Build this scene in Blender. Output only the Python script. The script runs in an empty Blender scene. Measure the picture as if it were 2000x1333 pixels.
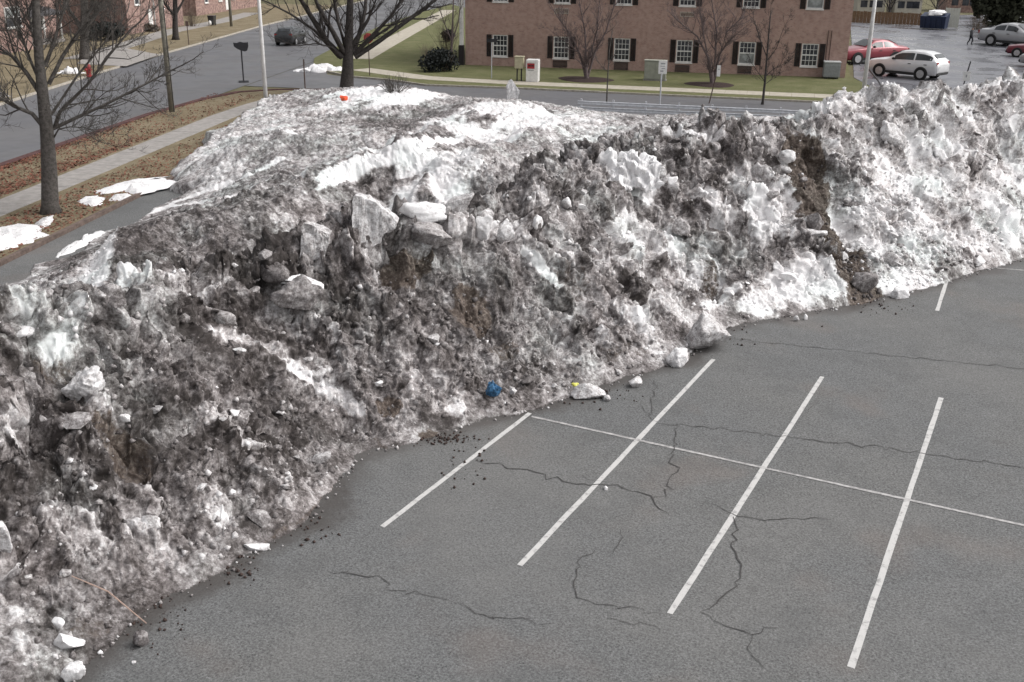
import bpy, math, random
import numpy as np
from mathutils import Vector, Matrix

# ---------------------------------------------------------------- camera, sky, sun, exposure
scene = bpy.context.scene
FPX, CAM = 2044.634, np.array([9.2792, -18.608, 9.6081])
PITCH, YAW, ROLL = 0.3628785, -0.4754416, 0.0119333
def cam_axes():
    f = np.array([math.sin(YAW)*math.cos(PITCH), math.cos(YAW)*math.cos(PITCH), -math.sin(PITCH)])
    rt = np.array([math.cos(YAW), -math.sin(YAW), 0.0]); up = np.cross(rt, f)
    return rt*math.cos(ROLL)+up*math.sin(ROLL), up*math.cos(ROLL)-rt*math.sin(ROLL), f
RT, UP, FW = cam_axes()
cd = bpy.data.cameras.new('camera'); cam = bpy.data.objects.new('camera', cd)
scene.collection.objects.link(cam); scene.camera = cam
cd.sensor_width = 36.0; cd.lens = FPX/2000*36.0; cd.clip_start = 0.1; cd.clip_end = 2500
m3 = Matrix([[RT[i], UP[i], -FW[i]] for i in range(3)]).to_4x4()
m3.translation = Vector(CAM); cam.matrix_world = m3

SUN_EL, SUN_AZ = math.radians(48), math.radians(62)      # azimuth clockwise from +Y
world = bpy.data.worlds.new('World'); scene.world = world; world.use_nodes = True
wn = world.node_tree; wn.nodes.clear()
sky = wn.nodes.new('ShaderNodeTexSky'); sky.sky_type = 'NISHITA'; sky.sun_disc = False
sky.sun_elevation = SUN_EL; sky.sun_rotation = SUN_AZ; sky.air_density = 1.2; sky.dust_density = 6.0; sky.ozone_density = 1.0
hsv = wn.nodes.new('ShaderNodeHueSaturation'); hsv.inputs['Saturation'].default_value = 0.14   # cloud cover takes the blue out
bg = wn.nodes.new('ShaderNodeBackground'); bg.inputs['Strength'].default_value = 0.15
wo = wn.nodes.new('ShaderNodeOutputWorld')
wn.links.new(sky.outputs[0], hsv.inputs['Color']); wn.links.new(hsv.outputs[0], bg.inputs[0]); wn.links.new(bg.outputs[0], wo.inputs[0])
sl = bpy.data.lights.new('sun', 'SUN'); sl.energy = 0.9; sl.angle = math.radians(50); sl.color = (1.0, 0.98, 0.96)
sun = bpy.data.objects.new('sun', sl); scene.collection.objects.link(sun)
to_sun = Vector((math.sin(SUN_AZ)*math.cos(SUN_EL), math.cos(SUN_AZ)*math.cos(SUN_EL), math.sin(SUN_EL)))
sun.rotation_euler = to_sun.to_track_quat('Z', 'Y').to_euler()
scene.view_settings.view_transform = 'Standard'; scene.view_settings.look = 'None'
scene.view_settings.gamma = 1.0; scene.view_settings.use_curve_mapping = False
scene.view_settings.exposure = 0.40

# ---------------------------------------------------------------- helpers
rng = np.random.default_rng(11); random.seed(11)
COL = scene.collection
def ray(px, py):
    return FW + RT*(px-1000)/FPX - UP*(py-666.5)/FPX
def at(px, py, z=0.0):
    d = ray(px, py); t = (z-CAM[2])/d[2]; return CAM+t*d
def at_dist(px, py, hd):            # point on the ray at a horizontal distance from the camera
    d = ray(px, py); return CAM + d*hd/math.hypot(d[0], d[1])
def px_m(p): return FPX/float((np.asarray(p)-CAM)@FW)     # pixels per metre there
N2 = np.array([-.936, -.352]); D2 = np.array([-.352, .936])   # across and along the side street
def st(o, s, z=0.0):
    p = N2*o + D2*s; return np.array([p[0], p[1], z])

def tag(o, label=None, cat=None, group=None, kind=None):
    if label: o['label'] = label
    if cat: o['category'] = cat
    if group: o['group'] = group
    if kind: o['kind'] = kind
    return o
def empty(name, loc, rz=0.0):
    o = bpy.data.objects.new(name, None); COL.objects.link(o); o.location = Vector([float(c) for c in loc]); o.rotation_euler = (0, 0, rz)
    o.empty_display_size = 0.2
    return o
def link_mesh(name, me, mat=None, parent=None, smooth=False):
    if mat is not None and not me.materials: me.materials.append(mat)
    if smooth: me.polygons.foreach_set('use_smooth', np.ones(len(me.polygons), bool))
    o = bpy.data.objects.new(name, me); COL.objects.link(o)
    if parent: o.parent = parent
    return o
class MB:
    def __init__(s): s.v = []; s.f = []
    def add(s, vs, fs):
        k = len(s.v); s.v += [tuple(float(c) for c in p) for p in vs]; s.f += [tuple(i+k for i in f) for f in fs]; return s
    def box(s, a, b):
        x0, y0, z0 = a; x1, y1, z1 = b
        return s.add([(x0,y0,z0),(x1,y0,z0),(x1,y1,z0),(x0,y1,z0),(x0,y0,z1),(x1,y0,z1),(x1,y1,z1),(x0,y1,z1)],
                     [(0,3,2,1),(4,5,6,7),(0,1,5,4),(1,2,6,5),(2,3,7,6),(3,0,4,7)])
    def tube(s, pts, rad, n=6, cap=True):
        pts = [np.asarray(p, float) for p in pts]; rings = []
        for i, p in enumerate(pts):
            d = pts[min(i+1, len(pts)-1)]-pts[max(i-1, 0)]; d = d/(np.linalg.norm(d)+1e-9)
            a = np.cross(d, (0, 0, 1.0) if abs(d[2]) < .9 else (1.0, 0, 0)); a /= np.linalg.norm(a); b = np.cross(d, a)
            r = rad[i] if hasattr(rad, '__len__') else rad
            rings.append([p + r*(a*math.cos(t)+b*math.sin(t)) for t in np.arange(n)*2*math.pi/n])
        k = len(s.v)
        for r in rings: s.v += [tuple(float(c) for c in q) for q in r]
        for i in range(len(pts)-1):
            for j in range(n):
                j2 = (j+1) % n; s.f.append((k+i*n+j, k+i*n+j2, k+(i+1)*n+j2, k+(i+1)*n+j))
        if cap:
            s.f.append(tuple(k+j for j in reversed(range(n)))); s.f.append(tuple(k+(len(pts)-1)*n+j for j in range(n)))
        return s
    def prism(s, poly, z0, z1):
        n = len(poly); 
        s.add([(p[0], p[1], z0) for p in poly]+[(p[0], p[1], z1) for p in poly],
              [tuple(range(n))[::-1], tuple(range(n, 2*n))]+[(i, (i+1) % n, n+(i+1) % n, n+i) for i in range(n)])
        return s
    def mesh(s, name):
        me = bpy.data.meshes.new(name); me.from_pydata(s.v, [], s.f); me.update(); return me
    def build(s, name, mat, parent=None, smooth=False):
        return link_mesh(name, s.mesh(name), mat, parent, smooth)
def npmesh(name, V, F):
    """V (n,3), F (m,k) all the same size"""
    me = bpy.data.meshes.new(name); V = np.asarray(V, np.float32); F = np.asarray(F, np.int32); k = F.shape[1]
    me.vertices.add(len(V)); me.vertices.foreach_set('co', V.ravel())
    me.loops.add(F.size); me.loops.foreach_set('vertex_index', F.ravel())
    me.polygons.add(len(F)); me.polygons.foreach_set('loop_start', np.arange(0, F.size, k, dtype=np.int32))
    me.polygons.foreach_set('loop_total', np.full(len(F), k, np.int32)); me.update(calc_edges=True); return me
def fattr(me, name, vals):
    a = me.attributes.new(name, 'FLOAT', 'POINT'); a.data.foreach_set('value', np.asarray(vals, np.float32))

# gradient noise in numpy
_P = np.random.default_rng(3).permutation(256); _P = np.concatenate([_P]*3)
_G = np.random.default_rng(5).normal(size=(256, 3)); _G /= np.linalg.norm(_G, axis=1)[:, None]
def perlin(x, y, z):
    xi, yi, zi = (np.floor(c).astype(np.int64) for c in (x, y, z)); xf, yf, zf = x-xi, y-yi, z-zi
    u, v, w = (t*t*t*(t*(t*6-15)+10) for t in (xf, yf, zf)); out = 0.0
    for dx in (0, 1):
        for dy in (0, 1):
            for dz in (0, 1):
                g = _G[_P[_P[_P[(xi+dx) & 255]+((yi+dy) & 255)]+((zi+dz) & 255)]]
                d = g[..., 0]*(xf-dx)+g[..., 1]*(yf-dy)+g[..., 2]*(zf-dz)
                out = out + d*(u if dx else 1-u)*(v if dy else 1-v)*(w if dz else 1-w)
    return out*1.6
def fbm(x, y, z, o=4, bil=False):
    a, s, r = 1.0, 0.0, 0.0
    for i in range(o):
        n = perlin(x+17.3*i, y-9.1*i, z+3.7*i); s = s + a*(np.abs(n)*2-.5 if bil else n); r += a; a *= .5; x = x*2.03; y = y*2.03; z = z*2.03
    return s/r
def sstep(a, b, x):
    t = np.clip((x-a)/(b-a), 0, 1); return t*t*(3-2*t)
def seg_dist(P, A, B):
    d = B-A; t = np.clip(((P-A)@d)/max(d@d, 1e-9), 0, 1); return np.linalg.norm(P-A-t[..., None]*d, axis=-1)

# ---------------------------------------------------------------- materials
class NT:
    def __init__(s, name):
        s.m = bpy.data.materials.new(name); s.m.use_nodes = True; s.t = s.m.node_tree; s.b = s.t.nodes['Principled BSDF']
        s.co = s.t.nodes.new('ShaderNodeTexCoord')
    def n(s, typ, **kw):
        nd = s.t.nodes.new(typ)
        for k, v in kw.items(): setattr(nd, k, v)
        return nd
    def put(s, sock, v):
        if hasattr(v, 'is_output'): s.t.links.new(v, sock)
        elif hasattr(v, '__len__'): sock.default_value = tuple(v)+((1.0,) if len(v) == 3 and sock.type == 'RGBA' else ())
        else: sock.default_value = v
    def obj(s): return s.co.outputs['Object']
    def geo(s): return s.n('ShaderNodeNewGeometry').outputs['Position']
    def noise(s, scale, detail=4, rough=.6, vec=None, out='Fac', dist=0):
        nd = s.n('ShaderNodeTexNoise'); s.put(nd.inputs['Vector'], vec or s.obj()); nd.inputs['Scale'].default_value = scale
        nd.inputs['Detail'].default_value = detail; nd.inputs['Roughness'].default_value = rough; nd.inputs['Distortion'].default_value = dist
        return nd.outputs[out]
    def math(s, op, a, b=0.0, c=0.0, clamp=False):
        nd = s.n('ShaderNodeMath', operation=op, use_clamp=clamp)
        for i, v in enumerate((a, b, c)): s.put(nd.inputs[i], v)
        return nd.outputs[0]
    def rng(s, v, a, b, lo=0.0, hi=1.0):
        nd = s.n('ShaderNodeMapRange'); nd.interpolation_type = 'SMOOTHSTEP'; s.put(nd.inputs[0], v)
        for i, q in enumerate((a, b, lo, hi)): s.put(nd.inputs[i+1], q)
        return nd.outputs[0]
    def mix(s, f, a, b, mode='MIX'):
        nd = s.n('ShaderNodeMix', data_type='RGBA', blend_type=mode); s.put(nd.inputs[0], f); s.put(nd.inputs[6], a); s.put(nd.inputs[7], b); return nd.outputs[2]
    def ramp(s, v, stops):
        nd = s.n('ShaderNodeValToRGB'); s.put(nd.inputs[0], v); e = nd.color_ramp.elements
        while len(e) < len(stops): e.new(0.5)
        for el, (p, c) in zip(e, stops): el.position = p; el.color = tuple(c)+(1.0,)
        return nd.outputs[0]
    def attr(s, name, out='Fac'):
        nd = s.n('ShaderNodeAttribute', attribute_name=name); return nd.outputs[out]
    def bump(s, h, strength=.4, dist=.02):
        nd = s.n('ShaderNodeBump'); nd.inputs['Strength'].default_value = strength; nd.inputs['Distance'].default_value = dist; s.put(nd.inputs['Height'], h)
        s.t.links.new(nd.outputs[0], s.b.inputs['Normal'])
    def done(s, col, rough=.8, spec=.3, metal=0.0):
        s.put(s.b.inputs['Base Color'], col); s.put(s.b.inputs['Roughness'], rough); s.put(s.b.inputs['Specular IOR Level'], spec); s.put(s.b.inputs['Metallic'], metal)
        return s.m
def plain(name, col, rough=.6, var=.18, scale=6, spec=.4, metal=0.0, bump=0.0):
    t = NT(name); n = t.noise(scale, 5, .65); f = t.rng(n, .3, .7, 1-var, 1+var)
    cc = t.n('ShaderNodeCombineColor')
    for i in range(3): t.t.links.new(f, cc.inputs[i])
    c = t.mix(1.0, col, cc.outputs[0], 'MULTIPLY')
    if bump: t.bump(t.noise(scale*5, 4), bump, .02)
    return t.done(c, rough, spec, metal)
def snow_ramp(t, m):
    return t.ramp(m, [(0.0, (.80, .79, .795)), (.28, (.68, .665, .67)), (.48, (.395, .375, .373)), (.66, (.195, .178, .176)), (.86, (.078, .068, .066)), (1.0, (.036, .030, .028))])
def mk_bank():
    t = NT('dirty_snow'); d = t.attr('dirt'); br = t.attr('brown')
    a = t.noise(2.2, 5, .62); b = t.noise(8.5, 6, .72); c = t.noise(21, 3, .7)
    v = t.math('ADD', t.math('MULTIPLY', a, .36), t.math('ADD', t.math('MULTIPLY', b, .44), t.math('MULTIPLY', c, .20)))
    v = t.math('MULTIPLY', t.math('SUBTRACT', v, .5), 4.2)
    amp = t.rng(d, .04, .45, .26, .62)
    m = t.math('ADD', t.math('MULTIPLY', v, amp), d, clamp=True)
    col = snow_ramp(t, m)
    soil = t.ramp(t.noise(14, 5, .7), [(.3, (.03, .022, .018)), (.5, (.085, .065, .054)), (.68, (.21, .178, .155))])
    col = t.mix(t.rng(t.math('ADD', br, t.math('MULTIPLY', t.math('SUBTRACT', b, .5), 1.2)), .30, .75), col, soil)
    # old melt tints: faint warm and cool drifts in the ice itself
    tint = t.ramp(t.noise(.5, 3, .5), [(.35, (1.0, .98, .975)), (.5, (1, 1, 1)), (.65, (.95, 1.0, .985))])
    col = t.mix(1.0, col, tint, 'MULTIPLY')
    h = t.math('ADD', t.noise(16, 5, .75), t.math('MULTIPLY', t.noise(55, 3, .7), .5))
    t.bump(h, .55, .045)
    return t.done(col, .7, .25)
def mk_lump(name, base, wid):
    t = NT(name); oi = t.n('ShaderNodeObjectInfo'); r = oi.outputs['Random']
    off = t.n('ShaderNodeVectorMath', operation='ADD'); t.put(off.inputs[0], t.geo()); cx = t.n('ShaderNodeCombineXYZ')
    t.t.links.new(t.math('MULTIPLY', r, 9.0), cx.inputs[0]); t.t.links.new(cx.outputs[0], off.inputs[1])
    b = t.noise(8, 6, .72, off.outputs[0]); c = t.noise(30, 3, .7, off.outputs[0])
    v = t.math('MULTIPLY_ADD', t.math('SUBTRACT', t.math('ADD', t.math('MULTIPLY', b, .6), t.math('MULTIPLY', c, .4)), .5), wid, base)
    v = t.math('ADD', v, t.math('MULTIPLY_ADD', r, .24, -.12), clamp=True)
    t.bump(t.math('ADD', b, t.math('MULTIPLY', c, .6)), .6, .05)
    return t.done(snow_ramp(t, v), .65, .3)
M = {}
M['bank'] = mk_bank()
M['lump_white'] = mk_lump('clean_ice_lump', .24, 1.9)
M['lump_grey'] = mk_lump('grey_ice_lump', .47, 1.9)
M['lump_pale'] = mk_lump('pale_ice_lump', .34, 2.0)
M['lump_dark'] = mk_lump('dirty_ice_lump', .66, 1.7)
def mk_rubble():
    t = NT('snow_rubble'); d = t.attr('dirt'); b = t.noise(26, 4, .7)
    v = t.math('ADD', d, t.math('MULTIPLY', t.math('SUBTRACT', b, .5), .9), clamp=True)
    return t.done(snow_ramp(t, v), .7, .25)
M['rubble'] = mk_rubble()
def mk_asphalt(name, base, warm, stain=True, rough=.85, wet=0.0):
    t = NT(name); big = t.noise(.22, 4, .55); mid = t.noise(1.3, 5, .6); fine = t.noise(26, 3, .8); fin2 = t.noise(80, 2, .7)
    c = t.mix(t.rng(big, .35, .65), base, warm)
    f = t.math('ADD', t.math('MULTIPLY_ADD', mid, .34, .83), t.math('MULTIPLY_ADD', t.math('ADD', t.math('MULTIPLY', fine, .65), t.math('MULTIPLY', fin2, .35)), 4.8 if not wet else .7, -2.4 if not wet else -.35))
    cc = t.n('ShaderNodeCombineColor')
    for i in range(3): t.t.links.new(f, cc.inputs[i])
    c = t.mix(1.0, c, cc.outputs[0], 'MULTIPLY')
    if stain:
        s = t.attr('stain'); s = t.rng(t.math('ADD', s, t.math('MULTIPLY', t.math('SUBTRACT', t.noise(1.6, 6, .7), .5), 1.1)), .35, .95)
        c = t.mix(t.math('MULTIPLY', s, .8), c, (.052, .045, .041))
        w = t.rng(t.noise(.35, 3, .5), .56, .72); c = t.mix(t.math('MULTIPLY', w, .22), c, (.17, .13, .11)); w2 = t.rng(t.noise(.8, 5, .65), .5, .66); c = t.mix(t.math('MULTIPLY', w2, .28), c, (.072, .072, .072))
    if not wet: t.bump(fine, .35, .008)
    r = t.rng(t.noise(.3, 3, .5), .4, .62, max(rough-wet, .08), rough) if wet else rough
    if stain:
        r = t.math('SUBTRACT', .86, t.math('MULTIPLY', s, .38))
        hz = t.rng(t.noise(.11, 5, .6), .48, .68); c = t.mix(t.math('MULTIPLY', hz, .30), c, (.155, .152, .15))       # dried salt haze
        oil = t.rng(t.noise(.9, 2, .4), .72, .80); c = t.mix(t.math('MULTIPLY', oil, .35), c, (.05, .048, .046))
    return t.done(c, r, .35 if not wet else .5)
M['lot'] = mk_asphalt('worn_asphalt', (.108, .109, .110), (.116, .115, .113))
M['street'] = mk_asphalt('street_asphalt', (.092, .091, .098), (.10, .097, .10), False, .7, .2)
M['wetlot'] = mk_asphalt('wet_asphalt', (.118, .119, .135), (.132, .131, .144), False, .5, .3)
def mk_paint():
    t = NT('worn_white_paint'); n = t.noise(7, 6, .75); f = t.rng(n, .50, .66); s = t.noise(60, 3, .7)
    c = t.mix(t.math('MULTIPLY', f, .75), (.47, .46, .45), (.19, .186, .182)); c = t.mix(t.rng(s, .54, .72, 0, .5), c, (.28, .27, .265))
    return t.done(c, .75, .3)
M['paint'] = mk_paint()
M['paint_thin'] = plain('faded_white_paint', (.32, .31, .305), .8, .35, 9)
M['crack'] = plain('crack_filler', (.05, .047, .046), .9, .3, 20)
M['concrete_pale'] = plain('pale_concrete', (.36, .325, .27), .85, .14, 3, .2)
M['kerb_soil'] = plain('leafy_gutter_soil', (.085, .046, .044), .95, .45, 6, .1, 0, .5)
M['concrete'] = plain('concrete', (.255, .238, .225), .85, .16, 3, .2, 0, .2)
M['kerb'] = plain('kerb_concrete', (.34, .31, .265), .85, .22, 4, .2)
M['kerb_dark'] = plain('kerb_weathered', (.12, .09, .078), .9, .3, 5, .2)
def mk_grass(name, a, b, c3):
    t = NT(name); n = t.noise(.7, 5, .65); f = t.noise(9, 5, .75); c = t.ramp(t.math('ADD', t.math('MULTIPLY', n, .55), t.math('MULTIPLY', f, .45)), [(.34, a), (.5, b), (.66, c3)])
    t.bump(t.noise(30, 4, .7), .8, .05); return t.done(c, .95, .1)
M['grass'] = mk_grass('winter_lawn', (.088, .095, .045), (.122, .124, .06), (.17, .16, .095))
M['straw'] = mk_grass('dormant_grass', (.12, .095, .062), (.185, .152, .10), (.25, .21, .15))
M['ground'] = mk_grass('far_ground', (.09, .085, .05), (.13, .12, .07), (.16, .14, .10))
M['mulch'] = plain('mulch', (.045, .032, .03), .95, .4, 14, .1, 0, .5)
def mk_brick(name, a, b, mortar, sc=1.0):
    t = NT(name); sp = t.n('ShaderNodeSeparateXYZ'); t.t.links.new(t.obj(), sp.inputs[0]); cb = t.n('ShaderNodeCombineXYZ')
    t.t.links.new(t.math('ADD', sp.outputs[0], sp.outputs[1]), cb.inputs[0]); t.t.links.new(sp.outputs[2], cb.inputs[1])
    br = t.n('ShaderNodeTexBrick'); t.t.links.new(cb.outputs[0], br.inputs['Vector']); br.inputs['Scale'].default_value = 1.0
    br.inputs['Color1'].default_value = a+(1,); br.inputs['Color2'].default_value = b+(1,); br.inputs['Mortar'].default_value = mortar+(1,)
    br.inputs['Brick Width'].default_value = .215*sc; br.inputs['Row Height'].default_value = .075*sc; br.inputs['Mortar Size'].default_value = .009*sc; br.inputs['Bias'].default_value = -.1
    n = t.noise(2.6, 6, .7); c = t.mix(t.rng(n, .36, .64, 0, .7), br.outputs[0], (.44, .315, .27))
    c = t.mix(t.rng(t.noise(.35, 4, .6), .5, .75, 0, .45), c, (.25, .165, .15))
    t.bump(br.outputs['Fac'], .25, -.01); return t.done(c, .9, .2)
M['brick'] = mk_brick('red_brown_brick', (.36, .215, .178), (.24, .135, .114), (.38, .315, .28))
M['brick_far'] = mk_brick('dark_red_brick', (.17, .092, .082), (.125, .068, .062), (.20, .16, .148))
M['white'] = plain('white_trim', (.68, .67, .65), .55, .1, 5)
M['shutter'] = plain('black_shutter', (.02, .017, .019), .5, .2, 8)
M['ac'] = plain('vent_grille', (.075, .06, .055), .6, .3, 20)
M['ac_pale'] = plain('pale_grille', (.50, .44, .39), .6, .15, 20)
def mk_glass(name, col, rough=.12):
    t = NT(name); n = t.noise(1.4, 3, .5); return t.done(t.mix(t.rng(n, .35, .65), col, tuple(c*2.2 for c in col)), rough, .6)
M['glass'] = mk_glass('window_glass', (.028, .03, .035))
M['glass_pale'] = mk_glass('curtained_glass', (.18, .19, .19), .2)
M['bark'] = plain('grey_bark', (.085, .077, .071), .9, .4, 9, .15, 0, .7)
M['bark_dark'] = plain('dark_bark', (.052, .046, .044), .9, .35, 9, .15, 0, .7)
M['bark_red'] = plain('red_brown_bark', (.125, .098, .097), .9, .3, 12, .15)
M['pole_white'] = plain('white_pole_paint', (.60, .59, .58), .5, .12, 3)
M['pole_wood'] = plain('weathered_pole', (.195, .185, .155), .85, .25, 4, .2)
M['post_dark'] = plain('dark_metal', (.022, .022, .026), .6, .25, 8)
M['post_brown'] = plain('rusty_metal', (.075, .048, .04), .8, .3, 8)
M['galv'] = plain('galvanised_steel', (.48, .49, .52), .5, .15, 5, .5, .35)
M['cab'] = plain('cabinet_paint', (.30, .305, .26), .6, .1, 3)
M['hvac'] = plain('grey_unit_paint', (.27, .28, .285), .55, .12, 8)
M['hvac_top'] = plain('pale_unit_top', (.42, .43, .43), .5, .1, 5)
M['beige'] = plain('beige_plastic', (.42, .385, .27), .6, .12, 6)
M['red'] = plain('red_print', (.33, .03, .035), .5, .15, 8)
M['red_paint'] = plain('faded_red_paint', (.30, .035, .035), .6, .2, 6)
M['hedge'] = plain('dark_hedge_leaf', (.022, .025, .024), .8, .4, 5, .2)
M['conifer'] = plain('conifer_needles', (.050, .053, .035), .85, .4, 4, .15)
M['twig'] = plain('shrub_twigs', (.13, .105, .085), .9, .3, 6, .1)
M['roof'] = plain('roof_shingle', (.075, .072, .075), .9, .3, 3, .1)
M['roof_snow'] = plain('roof_snow', (.78, .78, .79), .8, .08, 1)
M['siding'] = plain('pale_siding', (.46, .43, .37), .7, .1, 2)
M['fence'] = plain('brown_fence_wood', (.19, .12, .075), .85, .25, 5, .15)
M['dumpster'] = plain('blue_bin_paint', (.012, .02, .05), .5, .25, 4)
M['panel'] = plain('pale_panel', (.55, .545, .48), .6, .08, 3)
M['leaf'] = plain('dead_leaf', (.155, .07, .05), .9, .5, 3, .1)
M['debris'] = plain('wet_soil', (.045, .030, .026), .85, .5, 12, .3)
M['blue'] = plain('blue_plastic', (.03, .11, .22), .45, .5, 14, .5)
M['yellow'] = plain('yellow_plastic', (.60, .58, .12), .5, .3, 14, .4)
M['orange'] = plain('orange_plastic', (.75, .10, .03), .45, .3, 10, .5)
M['stick'] = plain('bare_stick', (.33, .24, .20), .8, .2, 10, .2)
M['tyre'] = plain('tyre_rubber', (.016, .016, .017), .8, .2, 8, .2)
M['rim'] = plain('alloy_rim', (.42, .42, .43), .35, .15, 8, .5, .5)
M['trim'] = plain('black_trim', (.02, .02, .021), .6, .2, 6)
M['car_glass'] = mk_glass('car_glass', (.018, .02, .022), .06)
M['lamp_red'] = plain('tail_lamp', (.28, .02, .02), .25, .1, 6)
M['lamp_clear'] = plain('head_lamp', (.34, .35, .36), .2, .15, 6)
def paint(name, col):
    t = NT(name); t.b.inputs['Coat Weight'].default_value = .6; t.b.inputs['Coat Roughness'].default_value = .08
    n = t.noise(2, 4, .6); return t.done(t.mix(t.rng(n, .3, .7, 0, .25), col, tuple(c*.7 for c in col)), .35, .5, .25)
M['car_silver'] = paint('silver_paint', (.66, .66, .67)); M['car_red'] = paint('red_car_paint', (.24, .03, .045)); M['car_grey'] = paint('grey_car_paint', (.36, .36, .37)); M['car_maroon'] = paint('maroon_car_paint', (.16, .02, .035)); M['car_black'] = paint('dark_car_paint', (.03, .032, .036))
M['cloth_dark'] = plain('dark_cloth', (.022, .022, .028), .9, .3, 10, .1); M['cloth_grey'] = plain('grey_cloth', (.055, .055, .06), .9, .3, 10, .1)
M['skin'] = plain('skin', (.45, .28, .21), .6, .08, 8); M['hair'] = plain('dark_hair', (.03, .022, .018), .7, .3, 20)
# ---------------------------------------------------------------- ground, streets, pavements
def sheet(name, poly, z, mat, parent=None, kind='structure'):
    me = bpy.data.meshes.new(name); import bmesh
    bm = bmesh.new(); vs = [bm.verts.new((float(p[0]), float(p[1]), z)) for p in poly]; f = bm.faces.new(vs)
    if f.normal.z < 0 or sum((poly[i][0]*poly[(i+1) % len(poly)][1]-poly[(i+1) % len(poly)][0]*poly[i][1]) for i in range(len(poly))) < 0: f.normal_flip()
    bmesh.ops.triangulate(bm, faces=bm.faces[:]); bm.to_mesh(me); bm.free()
    o = link_mesh(name, me, mat, parent)
    if kind and not parent: tag(o, kind=kind)
    return o
def slab(name, poly, z0, z1, mat, parent=None):
    import bmesh
    me = bpy.data.meshes.new(name); bm = bmesh.new()
    if sum((poly[i][0]*poly[(i+1) % len(poly)][1]-poly[(i+1) % len(poly)][0]*poly[i][1]) for i in range(len(poly))) < 0: poly = poly[::-1]
    lo = [bm.verts.new((float(p[0]), float(p[1]), z0)) for p in poly]; hi = [bm.verts.new((float(p[0]), float(p[1]), z1)) for p in poly]; n = len(poly)
    top = bm.faces.new(hi)
    for i in range(n): bm.faces.new((lo[i], lo[(i+1) % n], hi[(i+1) % n], hi[i]))
    bmesh.ops.triangulate(bm, faces=[top]); bm.to_mesh(me); bm.free()
    o = link_mesh(name, me, mat, parent)
    if not parent: tag(o, kind='structure')
    return o
def offset_line(pts, w):
    """left and right offsets of a 2-D polyline"""
    P = [np.asarray(p[:2], float) for p in pts]; L, R = [], []
    for i, p in enumerate(P):
        d = P[min(i+1, len(P)-1)]-P[max(i-1, 0)]; d /= np.linalg.norm(d)+1e-9; n = np.array([-d[1], d[0]]); L.append(p+n*w/2); R.append(p-n*w/2)
    return L, R
def strip(name, pts, w, z0, z1, mat, parent=None):
    L, R = offset_line(pts, w); return slab(name, L+R[::-1], z0, z1, mat, parent)

g = MB(); g.add([(-900, -200, -.03), (700, -200, -.03), (700, 1400, -.03), (-900, 1400, -.03)], [(0, 1, 2, 3)])
tag(g.build('ground', M['ground']), kind='structure')
GND = -.03
# side street running up the left, cross street behind the pile
near_kerb = [st(26.0, -20), st(26.0, 20), st(26.1, 38), st(25.5, 44.5), st(24.6, 48.2), st(22.5, 49.9), st(19.0, 50.6)]
far_kerb = [st(36.3, -20), st(36.6, 40), st(38.7, 56), st(40.2, 71), st(42.0, 92), st(43.0, 104), st(47, 180)]
sheet('side_street', [st(25.6, -20), st(25.6, 250), st(52, 250), st(47.3, 180), st(43.2, 104), st(42.2, 92), st(40.4, 71), st(38.9, 56), st(36.8, 40), st(36.5, -20)], .0, M['street'])
XN = [at(720, 178), at(830, 187), at(1000, 208), at(1128, 222), at(1300, 231), at(1640, 246), at(2100, 276)]      # near edge of the cross street
XF = [at(690, 152), at(760, 158), at(830, 168), at(1000, 174), at(1300, 188), at(1700, 206), at(2100, 226)]      # far kerb
sheet('cross_street', [st(25.5, 52)] + XN[0:] + [at(2400, 280), at(2400, 243)] + XF[::-1] + [at(640, 146), st(25.5, 69)], .004, M['street'])

# the parking lot the snow stands on: a fine sheet, so that run-off stains have a shape
lot_left = [st(17.45, -40), st(17.45, 0), st(17.45, 21), st(17.45, 40), st(16.4, 44.8)]
FRONT = [np.array(p) for p in [(-2.6, -19.0), (-1.9, -13.6), (-1.55, -10.89), (-1.86, -8.97), (-1.56, -8.18), (-1.5, -6.75), (-1.39, -5.92), (-1.77, -4.18), (-2.01, -3.33), (-1.0, -1.43), (.05, .34), (.99, 2.5), (2.04, 4.94), (2.28, 7.63), (3.74, 9.64), (5.31, 11.8), (6.22, 13.42), (9.01, 19.08), (11.5, 23.5), (15.0, 29.5), (18.5, 35.0)]]
gx = np.arange(-14, 62, .28); gy = np.arange(-40, 48, .28); X, Y = np.meshgrid(gx, gy, indexing='ij')
d = np.full(X.shape, 99.0); arc_ = np.zeros(X.shape); acc_ = 0.0; XY_ = np.stack([X, Y], -1)
for a, b in zip(FRONT[:-1], FRONT[1:]):
    q = seg_dist(XY_, a, b); L_s = float(np.linalg.norm(b-a)); t_ = np.clip(((XY_-a)@(b-a))/L_s**2, -.5, 1.5); n_ = q < d; d = np.where(n_, q, d); arc_ = np.where(n_, acc_+t_*L_s, arc_); acc_ += L_s
tong = sstep(.0, .45, perlin(arc_*.55+.25*perlin(X, Y, X*0), d*.12, X*0+3))          # melt water running off the foot of the snow
nx, ny = X.shape; idx = np.arange(nx*ny).reshape(nx, ny)
F = np.stack([idx[:-1, :-1], idx[1:, :-1], idx[1:, 1:], idx[:-1, 1:]], -1).reshape(-1, 4)
cyl = np.interp(X.ravel(), [at(1128, 222)[0], at(1640, 246)[0], at(2100, 276)[0]], [at(1128, 222)[1], at(1640, 246)[1], at(2100, 276)[1]])
V = np.stack([X.ravel(), np.minimum(Y.ravel(), cyl-.05), np.full(X.size, .008)], -1)
me = npmesh('parking_lot', V, F); fattr(me, 'stain', np.clip(np.exp(-(d/.6)**1.2)+.30*tong*np.exp(-(d/2.0)**1.6), 0, 1).ravel()); lot = link_mesh('parking_lot', me, M['lot']); tag(lot, kind='structure')
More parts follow.
